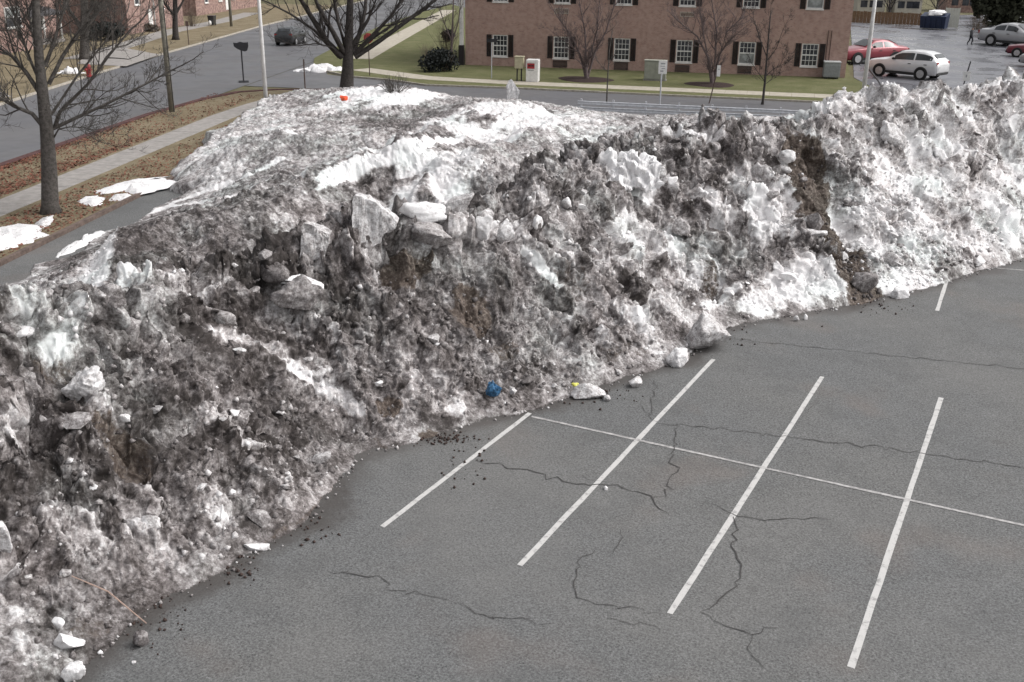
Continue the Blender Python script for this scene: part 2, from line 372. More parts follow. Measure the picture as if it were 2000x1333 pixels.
sheet('parking_lot_edge', [(-14, -12.3)]+[p[:2] for p in lot_left[1:]]+[at(830, 187)[:2], at(1128, 222)[:2], (-14, 41.0)], .008, M['lot'])
# painted stall lines
W_, L_ = 2.65, 5.39
def line(name, a, b, w, mat, z=.013, jit=0.0):
    a, b = np.asarray(a[:2], float), np.asarray(b[:2], float); n = int(max(2, np.linalg.norm(b-a)/.6)); P = [a+(b-a)*i/n for i in range(n+1)]
    L, R = offset_line(P, w); L = [p+rng.normal(0, jit, 2) for p in L]; R = [p+rng.normal(0, jit, 2) for p in R]
    m = MB(); m.add([(p[0], p[1], z) for p in L]+[(p[0], p[1], z) for p in R], [(n+1+i, n+2+i, i+1, i) for i in range(n)]); return m.build(name, mat, lot)
for a, b in [((747, 1030), (1035, 808)), ((1015, 1106), (1393, 703)), ((1308, 1200), (1606, 737)), ((1662, 1305), (1838, 778)), ((1830, 608), (1862, 510))]:
    line('stall_line', at(*a), at(*b), .105, M['paint'], .013, .004)
line('stall_line', at(2075, 855), at(2060, 1500), .125, M['paint'], .013, .004)
line('dividing_line', at(1038, 815), at(2150, 1061), .075, M['paint_thin'], .0165, .003)
line('dividing_line', at(1935, 524), at(2150, 541), .075, M['paint_thin'], .0165, .003)
def crack(pts, w=.02, step=.13, wob=.045):
    P = [at(*p)[:2] for p in pts]; out = []
    for a, b in zip(P[:-1], P[1:]):
        n = max(1, int(np.linalg.norm(b-a)/step)); out += [a+(b-a)*i/n for i in range(n)]
    out.append(P[-1]); out = [p+rng.normal(0, wob, 2)*(.4 if i in (0, len(out)-1) else 1) for i, p in enumerate(out)]
    L, R = [], []
    for i, p in enumerate(out):
        d = out[min(i+1, len(out)-1)]-out[max(i-1, 0)]; d /= np.linalg.norm(d)+1e-9; nn = np.array([-d[1], d[0]]); e = min(i, len(out)-1-i); k = w*.85*(.45+.65*min(1, e/3))*random.uniform(.45, 1.15)
        L.append(p+nn*k/2); R.append(p-nn*k/2)
    n = len(out); m = MB(); m.add([(p[0], p[1], .0205) for p in L]+[(p[0], p[1], .0205) for p in R], [(n+i, n+1+i, i+1, i) for i in range(n-1)]); m.build('asphalt_crack', M['crack'], lot)
for pts, w in [([(1425, 662), (1700, 692), (2010, 722)], .025), ([(1283, 826), (1400, 838), (1527, 855), (1800, 885), (2010, 917)], .026), ([(1245, 795), (1283, 826)], .018), ([(1280, 742), (1271, 790), (1277, 815)], .02),
               ([(1322, 830), (1318, 868), (1312, 905), (1325, 915), (1298, 968), (1275, 975)], .028), ([(930, 900), (1030, 920), (1110, 945), (1185, 950), (1270, 970), (1307, 1008)], .026), ([(1380, 985), (1437, 1008), (1500, 1017), (1620, 1015)], .024),
               ([(1436, 1012), (1425, 1045), (1443, 1100), (1448, 1140), (1420, 1165), (1370, 1195)], .028), ([(1215, 1035), (1205, 1060), (1198, 1085)], .022), ([(1160, 1078), (1125, 1098), (1128, 1140), (1127, 1170), (1200, 1185), (1290, 1198)], .022),
               ([(640, 1118), (740, 1128), (780, 1155), (870, 1172)], .022), ([(1180, 1208), (1290, 1232)], .016), ([(1370, 1198), (1410, 1222), (1468, 1240), (1520, 1230)], .02), ([(1470, 1240), (1462, 1275), (1490, 1310)], .018), ([(1180, 945), (1120, 930)], .014), ([(1440, 720), (1455, 735)], .016), ([(1565, 820), (1610, 770)], .010), ([(870, 1172), (960, 1210), (1080, 1222)], .015)]:
    crack(pts, w)

# kerbs, verge, pavement on the left
strip('lot_kerb', lot_left, .18, GND, .15, M['kerb_dark'])
strip('street_kerb', near_kerb, .42, GND, .13, M['kerb_soil'])
slab('verge', [st(17.54, -20), st(17.54, 40), st(16.6, 45), st(17, 48.6), st(19.2, 50.4), st(22.3, 49.6), st(24.3, 47.9), st(25.2, 44.4), st(25.85, 38), st(25.82, -20)], GND, .10, M['straw'])
def pave(name, mid, w, z, step=1.5, mat='concrete', parent=None):
    """a pavement of separate slabs along a centre line"""
    root = parent or tag(empty(name, (0, 0, 0)), kind='structure')
    P = [np.asarray(p[:2], float) for p in mid]; seg = [np.linalg.norm(b-a) for a, b in zip(P[:-1], P[1:])]; cum = np.concatenate([[0], np.cumsum(seg)]); T = np.arange(0, cum[-1], step)
    pt = lambda s: np.array([np.interp(s, cum, [p[0] for p in P]), np.interp(s, cum, [p[1] for p in P])])
    for s0 in T:
        a, b = pt(s0+.008), pt(min(s0+step-.008, cum[-1])); 
        if np.linalg.norm(b-a) < .1: continue
        da = pt(min(s0+.3, cum[-1]))-pt(max(s0-.3, 0)); db = pt(min(s0+step+.3, cum[-1]))-pt(max(s0+step-.3, 0)); da /= np.linalg.norm(da); db /= np.linalg.norm(db)
        na, nb = np.array([-da[1], da[0]])*w/2, np.array([-db[1], db[0]])*w/2
        slab('paving_slab', [a-na, b-nb, b+nb, a+na], z-.12, z+random.uniform(0, .008), M[mat], root)
    return root
pave('pavement', [st(21.4, 4), st(21.5, 20), st(21.6, 38), st(21.2, 44), st(19.8, 47.6), st(17.8, 49)], 1.5, .115, 1.5)
# far side: lawn, pavement, kerbs before the brick block
walkmid = [(np.asarray(at(*a))+np.asarray(at(*b)))/2 for a, b in [((700, 134), (708, 142)), ((830, 150), (830, 161)), ((1000, 160), (1000, 170)), ((1300, 173), (1300, 183)), ((1692, 190), (1692, 200))]]
lawn_poly = [at(636, 140)]+[np.asarray(p) for p in XF[:-1]]+[at(1712, 200), at(1706, 175), at(1660, 152), at(1655, 120), at(1100, 60), at(880, 10), at(815, 28), at(735, 56), at(640, 102), at(614, 116), at(612, 130)]
slab('lawn', lawn_poly, GND, .10, M['grass'])
strip('cross_street_kerb', [at(636, 141)]+XF[:-1], .16, GND, .125, M['kerb'])
pave('cross_street_pavement', walkmid, 2.0, .112, 1.5, 'concrete_pale')
pave('garden_path', [(np.asarray(at(*a))+np.asarray(at(*b)))/2 for a, b in [((697, 112), (709, 124)), ((745, 84), (760, 96)), ((800, 55), (812, 66)), ((870, 15), (885, 28))]], 2.1, .112, 3.0, 'concrete_pale')
# far side of the side street
slab('far_verge', [np.asarray(p)+np.append(N2*.1, 0) for p in far_kerb[:-1]]+[st(47, 150), st(140, 150), st(140, -20)], GND, .10, M['straw'])
strip('far_kerb', far_kerb, .16, GND, .125, M['kerb'])
pave('far_pavement', [at(150, 118), at(235, 94), at(330, 64), at(430, 44), at(500, 25)], 2.4, .113, 3.0)
sheet('driveway', [at(150, 128), at(247, 133), at(312, 110), at(245, 97), at(180, 103)], .13, M['concrete'])
slab('back_parking_lot', [at(1668, 152), at(1716, 178), at(1726, 200), at(2400, 236), at(2400, 20), at(1660, 34)], GND, .012, M['wetlot'])
# ---------------------------------------------------------------- the ploughed snow: one surface, three banks
C2 = CAM[:2]; AZ0 = math.atan2(FW[0], FW[1])
# footprint of the snow on the ground
rear_edge = [at(740, 170, 1.2), at(640, 182, .5), at(560, 201, .2), at(520, 216, .1), at(470, 240, .1), at(425, 268, .1), at(385, 305, .1), at(345, 343, .1), at(330, 372, 0), at(365, 385, 0), at(285, 418, 0), at(205, 462, 0), at(115, 505, 0), at(0, 553, 0), at(-150, 640, 0)]
FOOT = np.array([p[:2] for p in FRONT]+[(18.0, 41.0), (10.5, 42.5), (2, 41.0), (-4, 41.5), (-13, 39.9), (-19, 38.7), (-26, 38.2), (-31, 37.2)] + [p[:2] for p in rear_edge] + [np.array((-14.5, -13)), np.array((-12, -21))])
CP = []       # control points (x, y, height)
def front_dist(p):
    return min(float(seg_dist(np.asarray(p)[None, :2], a, b)[0]) for a, b in zip(FRONT[:-1], FRONT[1:]))
def repose(px, py, ang):
    """point of a slope that rises at this angle from the front edge, on a line of sight"""
    lo, hi = 0.0, 8.0; k = math.tan(math.radians(ang))
    for _ in range(30):
        z = (lo+hi)/2; p = at(px, py, z)
        if z < .1+front_dist(p)*k: lo = z
        else: hi = z
    return p
for p in FRONT: CP.append((p[0], p[1], .10))
cvec = []
for px, py in [(-80,610),(0,600),(150,580),(230,560),(300,545),(380,520),(450,500),(560,492),(640,462),(720,434),(800,434),(900,427),(950,410),(1000,385),(1050,360),(1100,335),(1180,302),(1250,276),(1320,262),(1400,254),(1500,250),(1570,238),(1650,210),(1750,184),(1850,192),(1920,184),(1990,172),(2080,150),(2250,160)]:
    q = repose(px, py, 36); CP.append(tuple(q)); r = (q-CAM)[:2]; r /= np.linalg.norm(r); n = np.array([-.9, .1])*.5+r*.5; n /= np.linalg.norm(n)
    drop = 1.5 if px < 1000 else 1.0
    CP.append((q[0]+n[0]*2.6, q[1]+n[1]*2.6, q[2]-drop)); CP.append((q[0]-r[0]*.0+n[0]*.8, q[1]+n[1]*.8, q[2]-.12))
for px, py, ang in [(300,800,33),(480,760,33),(620,700,33),(250,1000,30),(450,930,31),(820,620,34),(760,760,31),(960,640,33),(1060,520,35),(1150,600,32),(1200,480,35),(1300,520,32),(1350,420,34),(1500,420,34),(1480,520,31),(1600,400,34),(1620,500,31),(1750,400,33),(1800,300,35),(1900,420,32),(1950,290,34),(1820,500,30),(60,900,33),(40,1100,31),(-60,750,34),(1640,430,29),(1720,300,35),(1380,330,36),(1250,380,35),(900,520,35),(640,580,35),(420,620,35),(200,680,35),(1560,330,33)]:
    CP.append(tuple(repose(px, py, ang)))
for px, py, z in [
    (60,548,.45),(100,530,.75),(200,500,1.1),(260,470,1.0),(350,480,1.75),(420,440,1.9),(350,420,.9),(500,430,2.15),(560,400,2.05),(640,400,2.2),(680,375,2.2),(760,378,2.1),(850,380,2.3),(700,338,2.65),(800,330,2.75),(900,340,2.75),(950,345,2.8),(1000,310,2.6),(900,290,2.35),(800,290,2.2),(700,310,2.2),(600,330,2.0),(540,320,1.55),(480,345,1.35),(420,370,.75),(450,300,1.45),(400,330,.75),(500,270,1.5),(600,270,1.9),(650,250,2.0),(560,225,1.2),(600,205,1.3),
    (660,190,1.75),(700,176,2.05),(760,172,2.0),(800,190,1.8),(760,240,1.5),(830,232,1.45),(870,205,1.6),(905,208,2.1),(950,200,2.1),(1000,195,2.0),(1050,215,1.9),(960,240,2.2),(1100,212,1.6),(1180,222,1.2),(1100,250,2.3),(1000,270,2.4),(1300,238,.9),(1400,246,.8)]:
    q = at(px, py, z); CP.append((q[0], q[1], z))
for x, y, z in [(-7.5, -16, 3.6), (-8, -22, 3.4), (-12, -8, 1.2), (-11, -2, 1.6), (9, 33.5, 3.6), (5, 36, 1.8), (-2, 39, .8), (-13, 39.6, .35), (-22, 38.5, .6), (0, 30, 2.4), (-6, 30, 1.9), (12.6, 31.0, 4.3), (16, 37.5, 3.2), (11, 37, 2.6), (-3, 22, 3.0), (-9, 24, 2.4)]: CP.append((x, y, z))
CP = np.array(CP)
def tps_fit(P, z, lam=.06):
    n = len(P); r2 = ((P[:, None]-P[None])**2).sum(-1); K = np.where(r2 > 0, r2*np.log(r2+1e-12)*.5, 0)+np.eye(n)*lam
    A = np.zeros((n+3, n+3)); A[:n, :n] = K; A[:n, n] = 1; A[:n, n+1:] = P; A[n, :n] = 1; A[n+1:, :n] = P.T
    return np.linalg.solve(A, np.concatenate([z, np.zeros(3)]))
WT = tps_fit(CP[:, :2], CP[:, 2])
def base_h(x, y):
    out = WT[-3]+WT[-2]*x+WT[-1]*y
    for w, p in zip(WT[:-3], CP[:, :2]):
        r2 = (x-p[0])**2+(y-p[1])**2; out += w*.5*r2*np.log(r2+1e-12)
    return out
def inside_sd(x, y):
    """signed distance to the footprint, positive inside"""
    P = np.stack([x, y], -1); d = np.full(x.shape, 1e9); ins = np.zeros(x.shape, bool); n = len(FOOT)
    for i in range(n):
        a, b = FOOT[i], FOOT[(i+1) % n]; d = np.minimum(d, seg_dist(P, a, b))
        c = (a[1] > y) != (b[1] > y); xi = (b[0]-a[0])*(y-a[1])/(b[1]-a[1]+1e-12)+a[0]; ins ^= c & (x < xi)
    return np.where(ins, d, -d)
# a fan-shaped grid: fine where the place is near, coarse far off and to the sides
az = np.concatenate([np.linspace(-.80, -.505, 70, endpoint=False), np.linspace(-.505, .505, 900), np.linspace(.505, .86, 150)[1:]])+AZ0
rr = np.concatenate([np.linspace(9.5, 36, 660, endpoint=False), np.linspace(36, 68, 230)])
A_, R_ = np.meshgrid(az, rr, indexing='ij'); GX = C2[0]+np.sin(A_)*R_; GY = C2[1]+np.cos(A_)*R_
SD = inside_sd(GX, GY)
SD = SD + .8*sstep(9, 16, -GX)*perlin(GX*.45, GY*.45, GX*0+8)+.16*perlin(GX*1.1, GY*1.1, GX*0+4.2)+.10*perlin(GX*3.1, GY*3.1, GX*0+1.2)
act = SD > -.35
H = np.full(GX.shape, -1.0); xa, ya, sa = GX[act], GY[act], SD[act]
hb = np.maximum(base_h(xa, ya), .08)
# how broken the surface is: fresh rubble in front, worn and pitted behind
fd = np.full(xa.shape, 99.0); arc = np.zeros(xa.shape); acc = 0.0; PP = np.stack([xa, ya], -1)
for a, b in zip(FRONT[:-1], FRONT[1:]):
    q = seg_dist(PP, a, b); L_s = float(np.linalg.norm(b-a)); t_ = np.clip(((PP-a)@(b-a))/L_s**2, -.3, 1.3); n_ = q < fd; fd = np.where(n_, q, fd); arc = np.where(n_, acc+t_*L_s, arc); acc += L_s
aw = arc+.5*perlin(xa*.5, ya*.5, xa*0+14)-.25*fd
slide = perlin(aw*.8, fd*.16, xa*0+31)+.6*perlin(aw*2.1, fd*.33, xa*0+32)+.35*perlin(aw*5.0, fd*.7, xa*0+33)       # slides run down the slope
right = sstep(1.0, 5.0, xa*.83+ya*.06-1.0+ .25*(ya-14))*sstep(8, 13, ya)
rough = 1-.72*sstep(6.0, 9.0, fd-.08*ya)
zz = hb*1.0
n1 = fbm(xa*.75, ya*.75, zz*.75, 3, True); n2 = fbm(xa*2.1, ya*2.1, zz*2.1, 3, True); n3 = fbm(xa*6.0, ya*6.0, zz*6, 2, True); n4 = perlin(xa*15, ya*15, zz*15)
# gullies run down the front slope
dn = perlin(xa*.9+ya*.5, (ya-xa*.4)*.9, zz*.15+8.0)
rise = np.minimum(1, hb/.9)
def cells(x, y, size, seed):
    """broken chunks: nearest of jittered cells, with a tilt, a height and a dirtiness of its own"""
    x = x/size+.45*perlin(x/size*.7, y/size*.7, x*0+seed); y = y/size+.45*perlin(x/size*.7+40, y/size*.7, x*0+seed+9)
    iu, iv = np.floor(x).astype(np.int64), np.floor(y).astype(np.int64); f1 = np.full(x.shape, 9.0); f2 = f1.copy(); h = np.zeros(x.shape, np.int64); ddx = np.zeros(x.shape); ddy = np.zeros(x.shape)
    for du in (-1, 0, 1):
        for dv in (-1, 0, 1):
            k = _P[_P[(iu+du) & 255]+((iv+dv+seed*13) & 255)]; cx = iu+du+(_G[k, 0]*.45+.5); cy = iv+dv+(_G[k, 1]*.45+.5); d = np.hypot(x-cx, y-cy); n = d < f1
            f2 = np.where(n, f1, np.minimum(f2, d)); f1 = np.where(n, d, f1); h = np.where(n, k, h); ddx = np.where(n, x-cx, ddx); ddy = np.where(n, y-cy, ddy)
    r1 = _P[h+7]/255.0; r2 = _P[h+91]/255.0; cr = sstep(.0, .16, f2-f1)
    return cr, r1, r2, cr*((r1-.4)+.55*(_G[h, 1]*ddx+_G[h, 2]*ddy)+.22)
chunky = .25+.75*sstep(-.25, .25, perlin(xa*.33, ya*.33, zz*.2+12)); chunky = np.maximum(chunky, sstep(2.2, 3.0, hb)*.9)
crest = sstep(1.9, 3.0, hb-.05*np.clip(ya, 0, 20))
c1, p1_, q1, k1 = cells(xa, ya, .95, 1); c2, p2_, q2, k2 = cells(xa, ya, .40, 2); c3, p3_, q3, k3 = cells(xa, ya, .16, 3)
big = (p1_ > .45)*1.0; med = (p2_ > .3)*1.0
disp = rough*rise*((.34+.08*crest-.12*right)*n1+.12*n2+.07*n3+.018*n4+.10*dn+.12*slide + chunky*((.33+.20*crest)*k1*big+(.20+.08*crest)*k2*med*(1-.4*right)+(.055+.02*right)*k3)) + (1-rough)*rise*(.30*perlin(xa*.42, ya*.42, zz*0)+.10*n2+.035*n3+.018*n4+.03*k3)
disp = disp-rough*rise*(.30*(1-sstep(1, 8, ya))+.22*sstep(1, 8, ya)*(1-right))
cellz = rough*chunky*(c1*big*(q1-.5)*.40+c2*med*(q2-.5)*.42+c3*(q3-.5)*.16)+(1-rough)*c3*(q3-.5)*.30
gx_ = (np.maximum(base_h(xa+.15, ya), .08)-hb)/.15; gy_ = (np.maximum(base_h(xa, ya+.15), .08)-hb)/.15
gl = np.sqrt(1+gx_**2+gy_**2); nxv, nyv, nzv = -gx_/gl, -gy_/gl, 1/gl          # lumps stand out square to the slope
inner = sstep(.0, .6, sa)
hh = hb + disp*(nzv*inner+(1-inner))
edge = sstep(-.05, .22, sa)
hh = np.where(sa > -.02, np.maximum(hh*edge, .03+.10*np.clip(n2, 0, 1)*sstep(-.02, .1, sa)), -.2)
H[act] = hh
# sideways jostle, so that lumps overhang a little
JX = np.zeros(GX.shape); JY = np.zeros(GX.shape)
JX[act] = inner*nxv*disp + inner*rough*rise*(.15*perlin(xa*1.9, ya*1.9, zz*1.9+31)+.06*perlin(xa*7, ya*7, zz*7+3)); JY[act] = inner*nyv*disp + inner*rough*rise*(.15*perlin(xa*1.9+50, ya*1.9, zz*1.9)+.06*perlin(xa*7+9, ya*7, zz*7))
def hit(px, py):
    """first point of the snow (or the ground) along a line of sight"""
    d = ray(px, py); a = math.atan2(d[0], d[1]); hd = math.hypot(d[0], d[1]); i = (a-az)
    k = int(np.argmin(np.abs(i))); zs = CAM[2]+d[2]/hd*rr; w = np.nonzero(zs <= np.maximum(H[k], 0))[0]
    r = rr[w[0]] if len(w) else rr[-1]; return np.array([C2[0]+math.sin(a)*r, C2[1]+math.cos(a)*r, max(0.0, H[k, w[0]] if len(w) else 0)])
# hummocks dumped side by side: each has a crest, a gentle near face and a hollow behind it
def hit_off(px, py, A):
    d = ray(px, py); a = math.atan2(d[0], d[1]); hd = math.hypot(d[0], d[1]); k = int(np.argmin(np.abs(a-az))); zs = CAM[2]+d[2]/hd*rr; w = np.nonzero(zs <= np.maximum(H[k]+A, 0))[0]; r = rr[w[0]] if len(w) else rr[-1]
    return np.array([C2[0]+math.sin(a)*r, C2[1]+math.cos(a)*r])
rdg = np.zeros(xa.shape); WHITE = np.zeros(xa.shape); FACE = np.zeros(xa.shape); vd = np.stack([xa-C2[0], ya-C2[1]], -1); vd /= np.linalg.norm(vd, axis=1)[:, None]
for pts, A, wn, wf, wt, fc in [([(130,512),(240,432),(375,408),(450,376),(500,348),(555,318)], .75, 1.8, .6, .95, .72), ([(658,356),(676,335),(703,333),(780,341),(824,331),(914,341),(940,356)], 1.0, 1.3, .5, 1.0, .80), ([(833,312),(914,289),(995,270),(1072,232)], .65, 1.6, .7, .95, .58), ([(560,352),(613,322),(660,304),(720,286),(772,266),(850,230)], .7, 1.5, .6, .9, .74), ([(430,282),(520,252),(640,262),(700,250)], .5, 1.5, .7, .7, .55), ([(890,222),(915,210),(935,222)], .45, .9, .5, .6, .72), ([(1040,300),(1100,285),(1160,262)], .6, 1.3, .6, .8, .6)]:
    Pw = [hit_off(x, y, A) for x, y in pts]; best = np.full(xa.shape, 99.0); sgn = np.zeros(xa.shape)
    for a_, b_ in zip(Pw[:-1], Pw[1:]):
        dd_ = b_-a_; t_ = np.clip(((np.stack([xa, ya], -1)-a_)@dd_)/(dd_@dd_), 0, 1); off = np.stack([xa, ya], -1)-a_-t_[:, None]*dd_; dist = np.linalg.norm(off, axis=1); n_ = dist < best; best = np.where(n_, dist, best); sgn = np.where(n_, np.sign((off*vd).sum(1)), sgn)
    dj = best*(1+.25*perlin(xa*1.3, ya*1.3, xa*0+3)); rdg = np.maximum(rdg, A*np.where(sgn > 0, np.exp(-(dj/wf)**2), np.exp(-(dj/wn)**2))*(1+.5*perlin(xa*1.1, ya*1.1, xa*0+6)))
    rdg = rdg-.35*A*np.where(sgn > 0, np.exp(-((dj-1.5)/.9)**2), 0)
    WHITE = np.maximum(WHITE, np.where(sgn > 0, wt*(1-sstep(.7, 1.4, dj))*sstep(.02, .2, dj), 0)); FACE = np.where((sgn <= 0) & (dj < wn*1.1), fc, FACE)
fade = 1-rough*.85; hh = np.where(sa > .05, np.maximum(hh+rdg*fade, .04), hh); H[act] = hh; WHITE *= (fade > .6)
# hollows where blocks broke away, and a few shelves
for px, py, rx, ry, dep in [(115,735,55,34,.55),(790,505,70,38,.45),(700,335,30,14,.4),(560,612,75,30,.40),(1590,335,26,16,.5),(1655,292,18,16,.5),(1935,285,40,14,.5),(270,640,60,22,.35),(1395,570,20,24,.35),(940,625,40,30,.30),(1640,440,24,60,.35),(70,870,40,26,.4),(250,900,60,30,.3),(1050,640,60,24,.28),(1230,560,50,22,.3),(1440,470,36,24,.35),(700,840,50,40,.30),(1130,470,46,22,.3),(720,500,50,20,.3),(420,590,60,18,.35),(1500,300,40,16,.35),(830,475,60,10,.35),(650,560,40,30,.25)]:
    c = hit(px, py); k = px_m(c); r = np.hypot((xa-c[0])*RT[0]+(ya-c[1])*RT[1], 0)*k/rx; q = ((xa-c[0])*FW[0]+(ya-c[1])*FW[1])/math.hypot(FW[0], FW[1])*k*.75/ry
    g_ = np.exp(-(r**2+q**2)**1.5)*dep; hh = np.where(sa > .25, np.maximum(hh-g_, .05), hh)
H[act] = hh
# loose snow does not stand in sheer walls: limit how steeply it rises away from the foot
lim_ = (1.75+.6*perlin(GX*.8, GY*.8, GX*0+2))
for j in range(1, H.shape[1]):
    dr = rr[j]-rr[j-1]; H[:, j] = np.where((H[:, j] > H[:, j-1]+lim_[:, j]*dr) & (SD[:, j] > .3) & (SD[:, j-1] > .3), H[:, j-1]+lim_[:, j]*dr, H[:, j])
H[act] = H[act]+np.where(sa > .4, .035*n4*rough+.03*n3*rough, 0); hh = H[act]
# dirt: where grit and soil lie on the snow
DIRT = np.full(xa.shape, .56); BROWN = np.zeros(xa.shape)
DIRT += (1-rough)*(.16*perlin(xa*.33, ya*.33, xa*0+21)+.10*perlin(xa*1.0, ya*1.0, xa*0+22))
DIRT += .08*sstep(0, 1, 1-right)*rough
DIRT = DIRT*(1-right)+.43*right
PA = np.stack([xa, ya], -1)
def spot(px, py, rx, ry, val, k=.93, arr=None):
    global DIRT, BROWN
    c = hit(px, py)[:2]; a = hit(px+rx, py)[:2]-c; b0 = hit(px, py-ry)[:2]-c; b1 = c-hit(px, py+ry)[:2]; b = (b0+b1)/2
    lim = 1.6*(rx+ry)/px_m(np.append(c, 1)); 
    if np.linalg.norm(a) > lim+.3: a *= (lim+.3)/np.linalg.norm(a)
    if np.linalg.norm(b) > 4*lim+.5: b *= (4*lim+.5)/np.linalg.norm(b)
    Mx = np.array([a, b]).T
    if abs(np.linalg.det(Mx)) < 1e-5: return
    uv = (PA-c)@np.linalg.inv(Mx).T; r = np.sqrt((uv**2).sum(-1))+.30*dnz
    m = (1-sstep(.82, 1.12, r))*k
    if arr == 'b': BROWN = np.maximum(BROWN, m*val)
    else: DIRT = DIRT*(1-m)+val*m
def streak(pts, w, val, k=.96, arr=None):
    global DIRT, BROWN
    P = [hit(*p) for p in pts]
    for p, q in zip(P[:-1], P[1:]):
        if np.linalg.norm((q-p)[:2]) > 9: continue
        wm = w/px_m((p+q)/2); m = (1-sstep(.6, 1.15, seg_dist(PA, p[:2], q[:2])/wm+.3*dnz))*k
        if arr == 'b': BROWN = np.maximum(BROWN, m*val)
        else: DIRT = DIRT*(1-m)+val*m
dnz = perlin(xa*2.2, ya*2.2, zz*2.2+77)+.5*perlin(xa*6.1, ya*6.1, zz*6.1+7)
DIRT = np.where((FACE > 0) & (rough < .5), DIRT*.25+FACE*.75, DIRT)
for s in [(480,240,110,30,.44),(430,300,60,40,.42),(540,275,90,22,.58),(350,465,230,55,.86,.97),(140,510,120,40,.82),(420,410,110,25,.74),(620,400,90,35,.77),(800,362,130,22,.78),(700,350,30,20,.85),(760,238,75,14,.83),(840,225,40,12,.72),
          (720,182,70,13,.08),(790,190,70,14,.12),(640,205,50,14,.32),(800,312,110,12,.12),(930,262,110,14,.22),(1050,235,80,20,.22),(960,215,60,12,.22),(900,205,30,8,.62),(1000,290,90,20,.62),(880,310,60,14,.34),(1080,275,60,20,.50),(1150,230,60,14,.40),(1290,262,70,10,.22),(1380,258,40,10,.25),(1230,245,60,10,.58),(640,355,28,12,.10),
          (1040,370,90,40,.68),(1230,285,110,38,.68),(1430,300,80,55,.75),(1370,380,60,60,.70),(1130,420,70,40,.60),(1560,250,60,20,.66),(1650,240,80,32,.64),(1730,228,60,30,.58),(1800,260,40,20,.50),(1240,352,60,38,.06),(1510,410,70,60,.22),(1470,350,40,20,.40),(1270,480,80,45,.33),(1190,500,50,40,.40),(1350,540,70,34,.36),(1430,440,40,30,.40),(1160,610,60,30,.46),(1590,545,85,50,.2),(1490,590,50,30,.20),(1420,480,60,40,.62),(1300,600,70,36,.48),(1170,590,60,30,.50),
          (740,560,110,60,.68),(850,610,70,40,.60),(1050,590,90,60,.70),(1010,640,70,50,.66),(900,690,50,30,.66),(860,770,60,60,.38),(830,860,60,25,.44),(700,780,60,50,.62),(760,720,60,40,.56),(960,720,50,30,.55),(1130,700,80,30,.55),
          (330,700,170,90,.68),(480,830,160,100,.71),(300,880,130,70,.70),(520,960,90,60,.62),(600,930,50,50,.64),(120,880,110,60,.64),(350,560,120,26,.46),(100,605,90,25,.42),(60,680,60,40,.54),(250,640,80,30,.68),(560,650,40,30,.55),
          (160,980,80,35,.54),(290,1015,45,28,.44),(350,1080,75,55,.52),(100,1040,70,35,.58),(200,1120,70,40,.60),(60,1150,90,45,.52),(60,1290,80,55,.48),(180,1200,70,35,.58),(430,1000,50,25,.58),(20,830,40,30,.45),
          (1850,232,100,40,.42),(1930,275,60,18,.45),(1680,300,30,20,.40),(1600,330,30,20,.60),(1900,330,120,60,.38),(1720,420,110,80,.28),(1950,430,70,60,.36),(1830,520,30,18,.48),(1750,540,60,30,.24)]:
    spot(*s)
for pts, w, v in [([(290,418),(345,395),(400,374),(440,360),(480,345),(515,330),(548,313)], 13, .08), ([(330,402),(390,394),(450,385)], 10, .12), ([(160,398),(330,352)], 9, .12), ([(110,497),(200,455)], 8, .08), ([(430,220),(560,255),(680,262)], 6, .18), ([(1030,498),(1062,530),(1096,560)], 9, .10), ([(540,690),(620,745),(700,800)], 17, .28), ([(430,650),(560,690)], 14, .38), ([(1380,600),(1440,560)], 10, .2), ([(1180,640),(1290,690)], 9, .42), ([(620,370),(665,345)], 9, .08), ([(1380,380),(1400,440)], 12, .22), ([(940,440),(1010,470)], 16, .22), ([(650,338),(700,318),(760,303),(820,290),(880,272),(940,255),(1000,238),(1060,222)], 15, .10), ([(720,308),(790,312),(850,318)], 9, .12), ([(1000,205),(1060,215),(1120,228),(1170,236)], 9, .16), ([(1190,246),(1300,256),(1410,258)], 8, .14), ([(640,188),(700,178),(780,176),(830,188)], 11, .06), ([(400,300),(470,270),(540,238),(600,215)], 9, .34), ([(860,236),(900,222),(960,212)], 8, .14), ([(350,345),(400,300)], 8, .3)]:
    streak(pts, w, v)
DIRT = DIRT*(1-.9*WHITE)+.12*.9*WHITE
DIRT = DIRT+rough*(.20-.08*right)*slide*sstep(.0, .5, fd)+rough*.13*perlin(xa*.9, ya*.9, zz*.9+55)+right*.16*perlin(xa*.8, ya*.8, zz*.8+5)
DIRT = DIRT+rough*(1-right)*(.15-.17*sstep(-3, 6, ya))*sstep(.18, .4, DIRT)
for s in [(800,520,55,40,.9),(930,630,40,36,.9),(990,690,40,20,.6),(765,800,24,26,.85),(240,880,55,32,.75),(270,935,50,20,.7),(860,858,45,14,.9),(1390,575,18,26,.7),(1210,690,70,18,.45),(120,740,50,20,.6),(1120,560,40,25,.45),(180,1230,40,22,.5)]:
    spot(*s[:4], s[4], .9, 'b')
streak([(1575,340),(1590,400),(1625,460),(1660,520),(1685,570),(1720,590)], 52, 1.0, .97, 'b'); streak([(700,850),(790,895)], 6, .6, .8, 'b'); streak([(520,1060),(590,1018),(660,945)], 6, .6, .8, 'b')
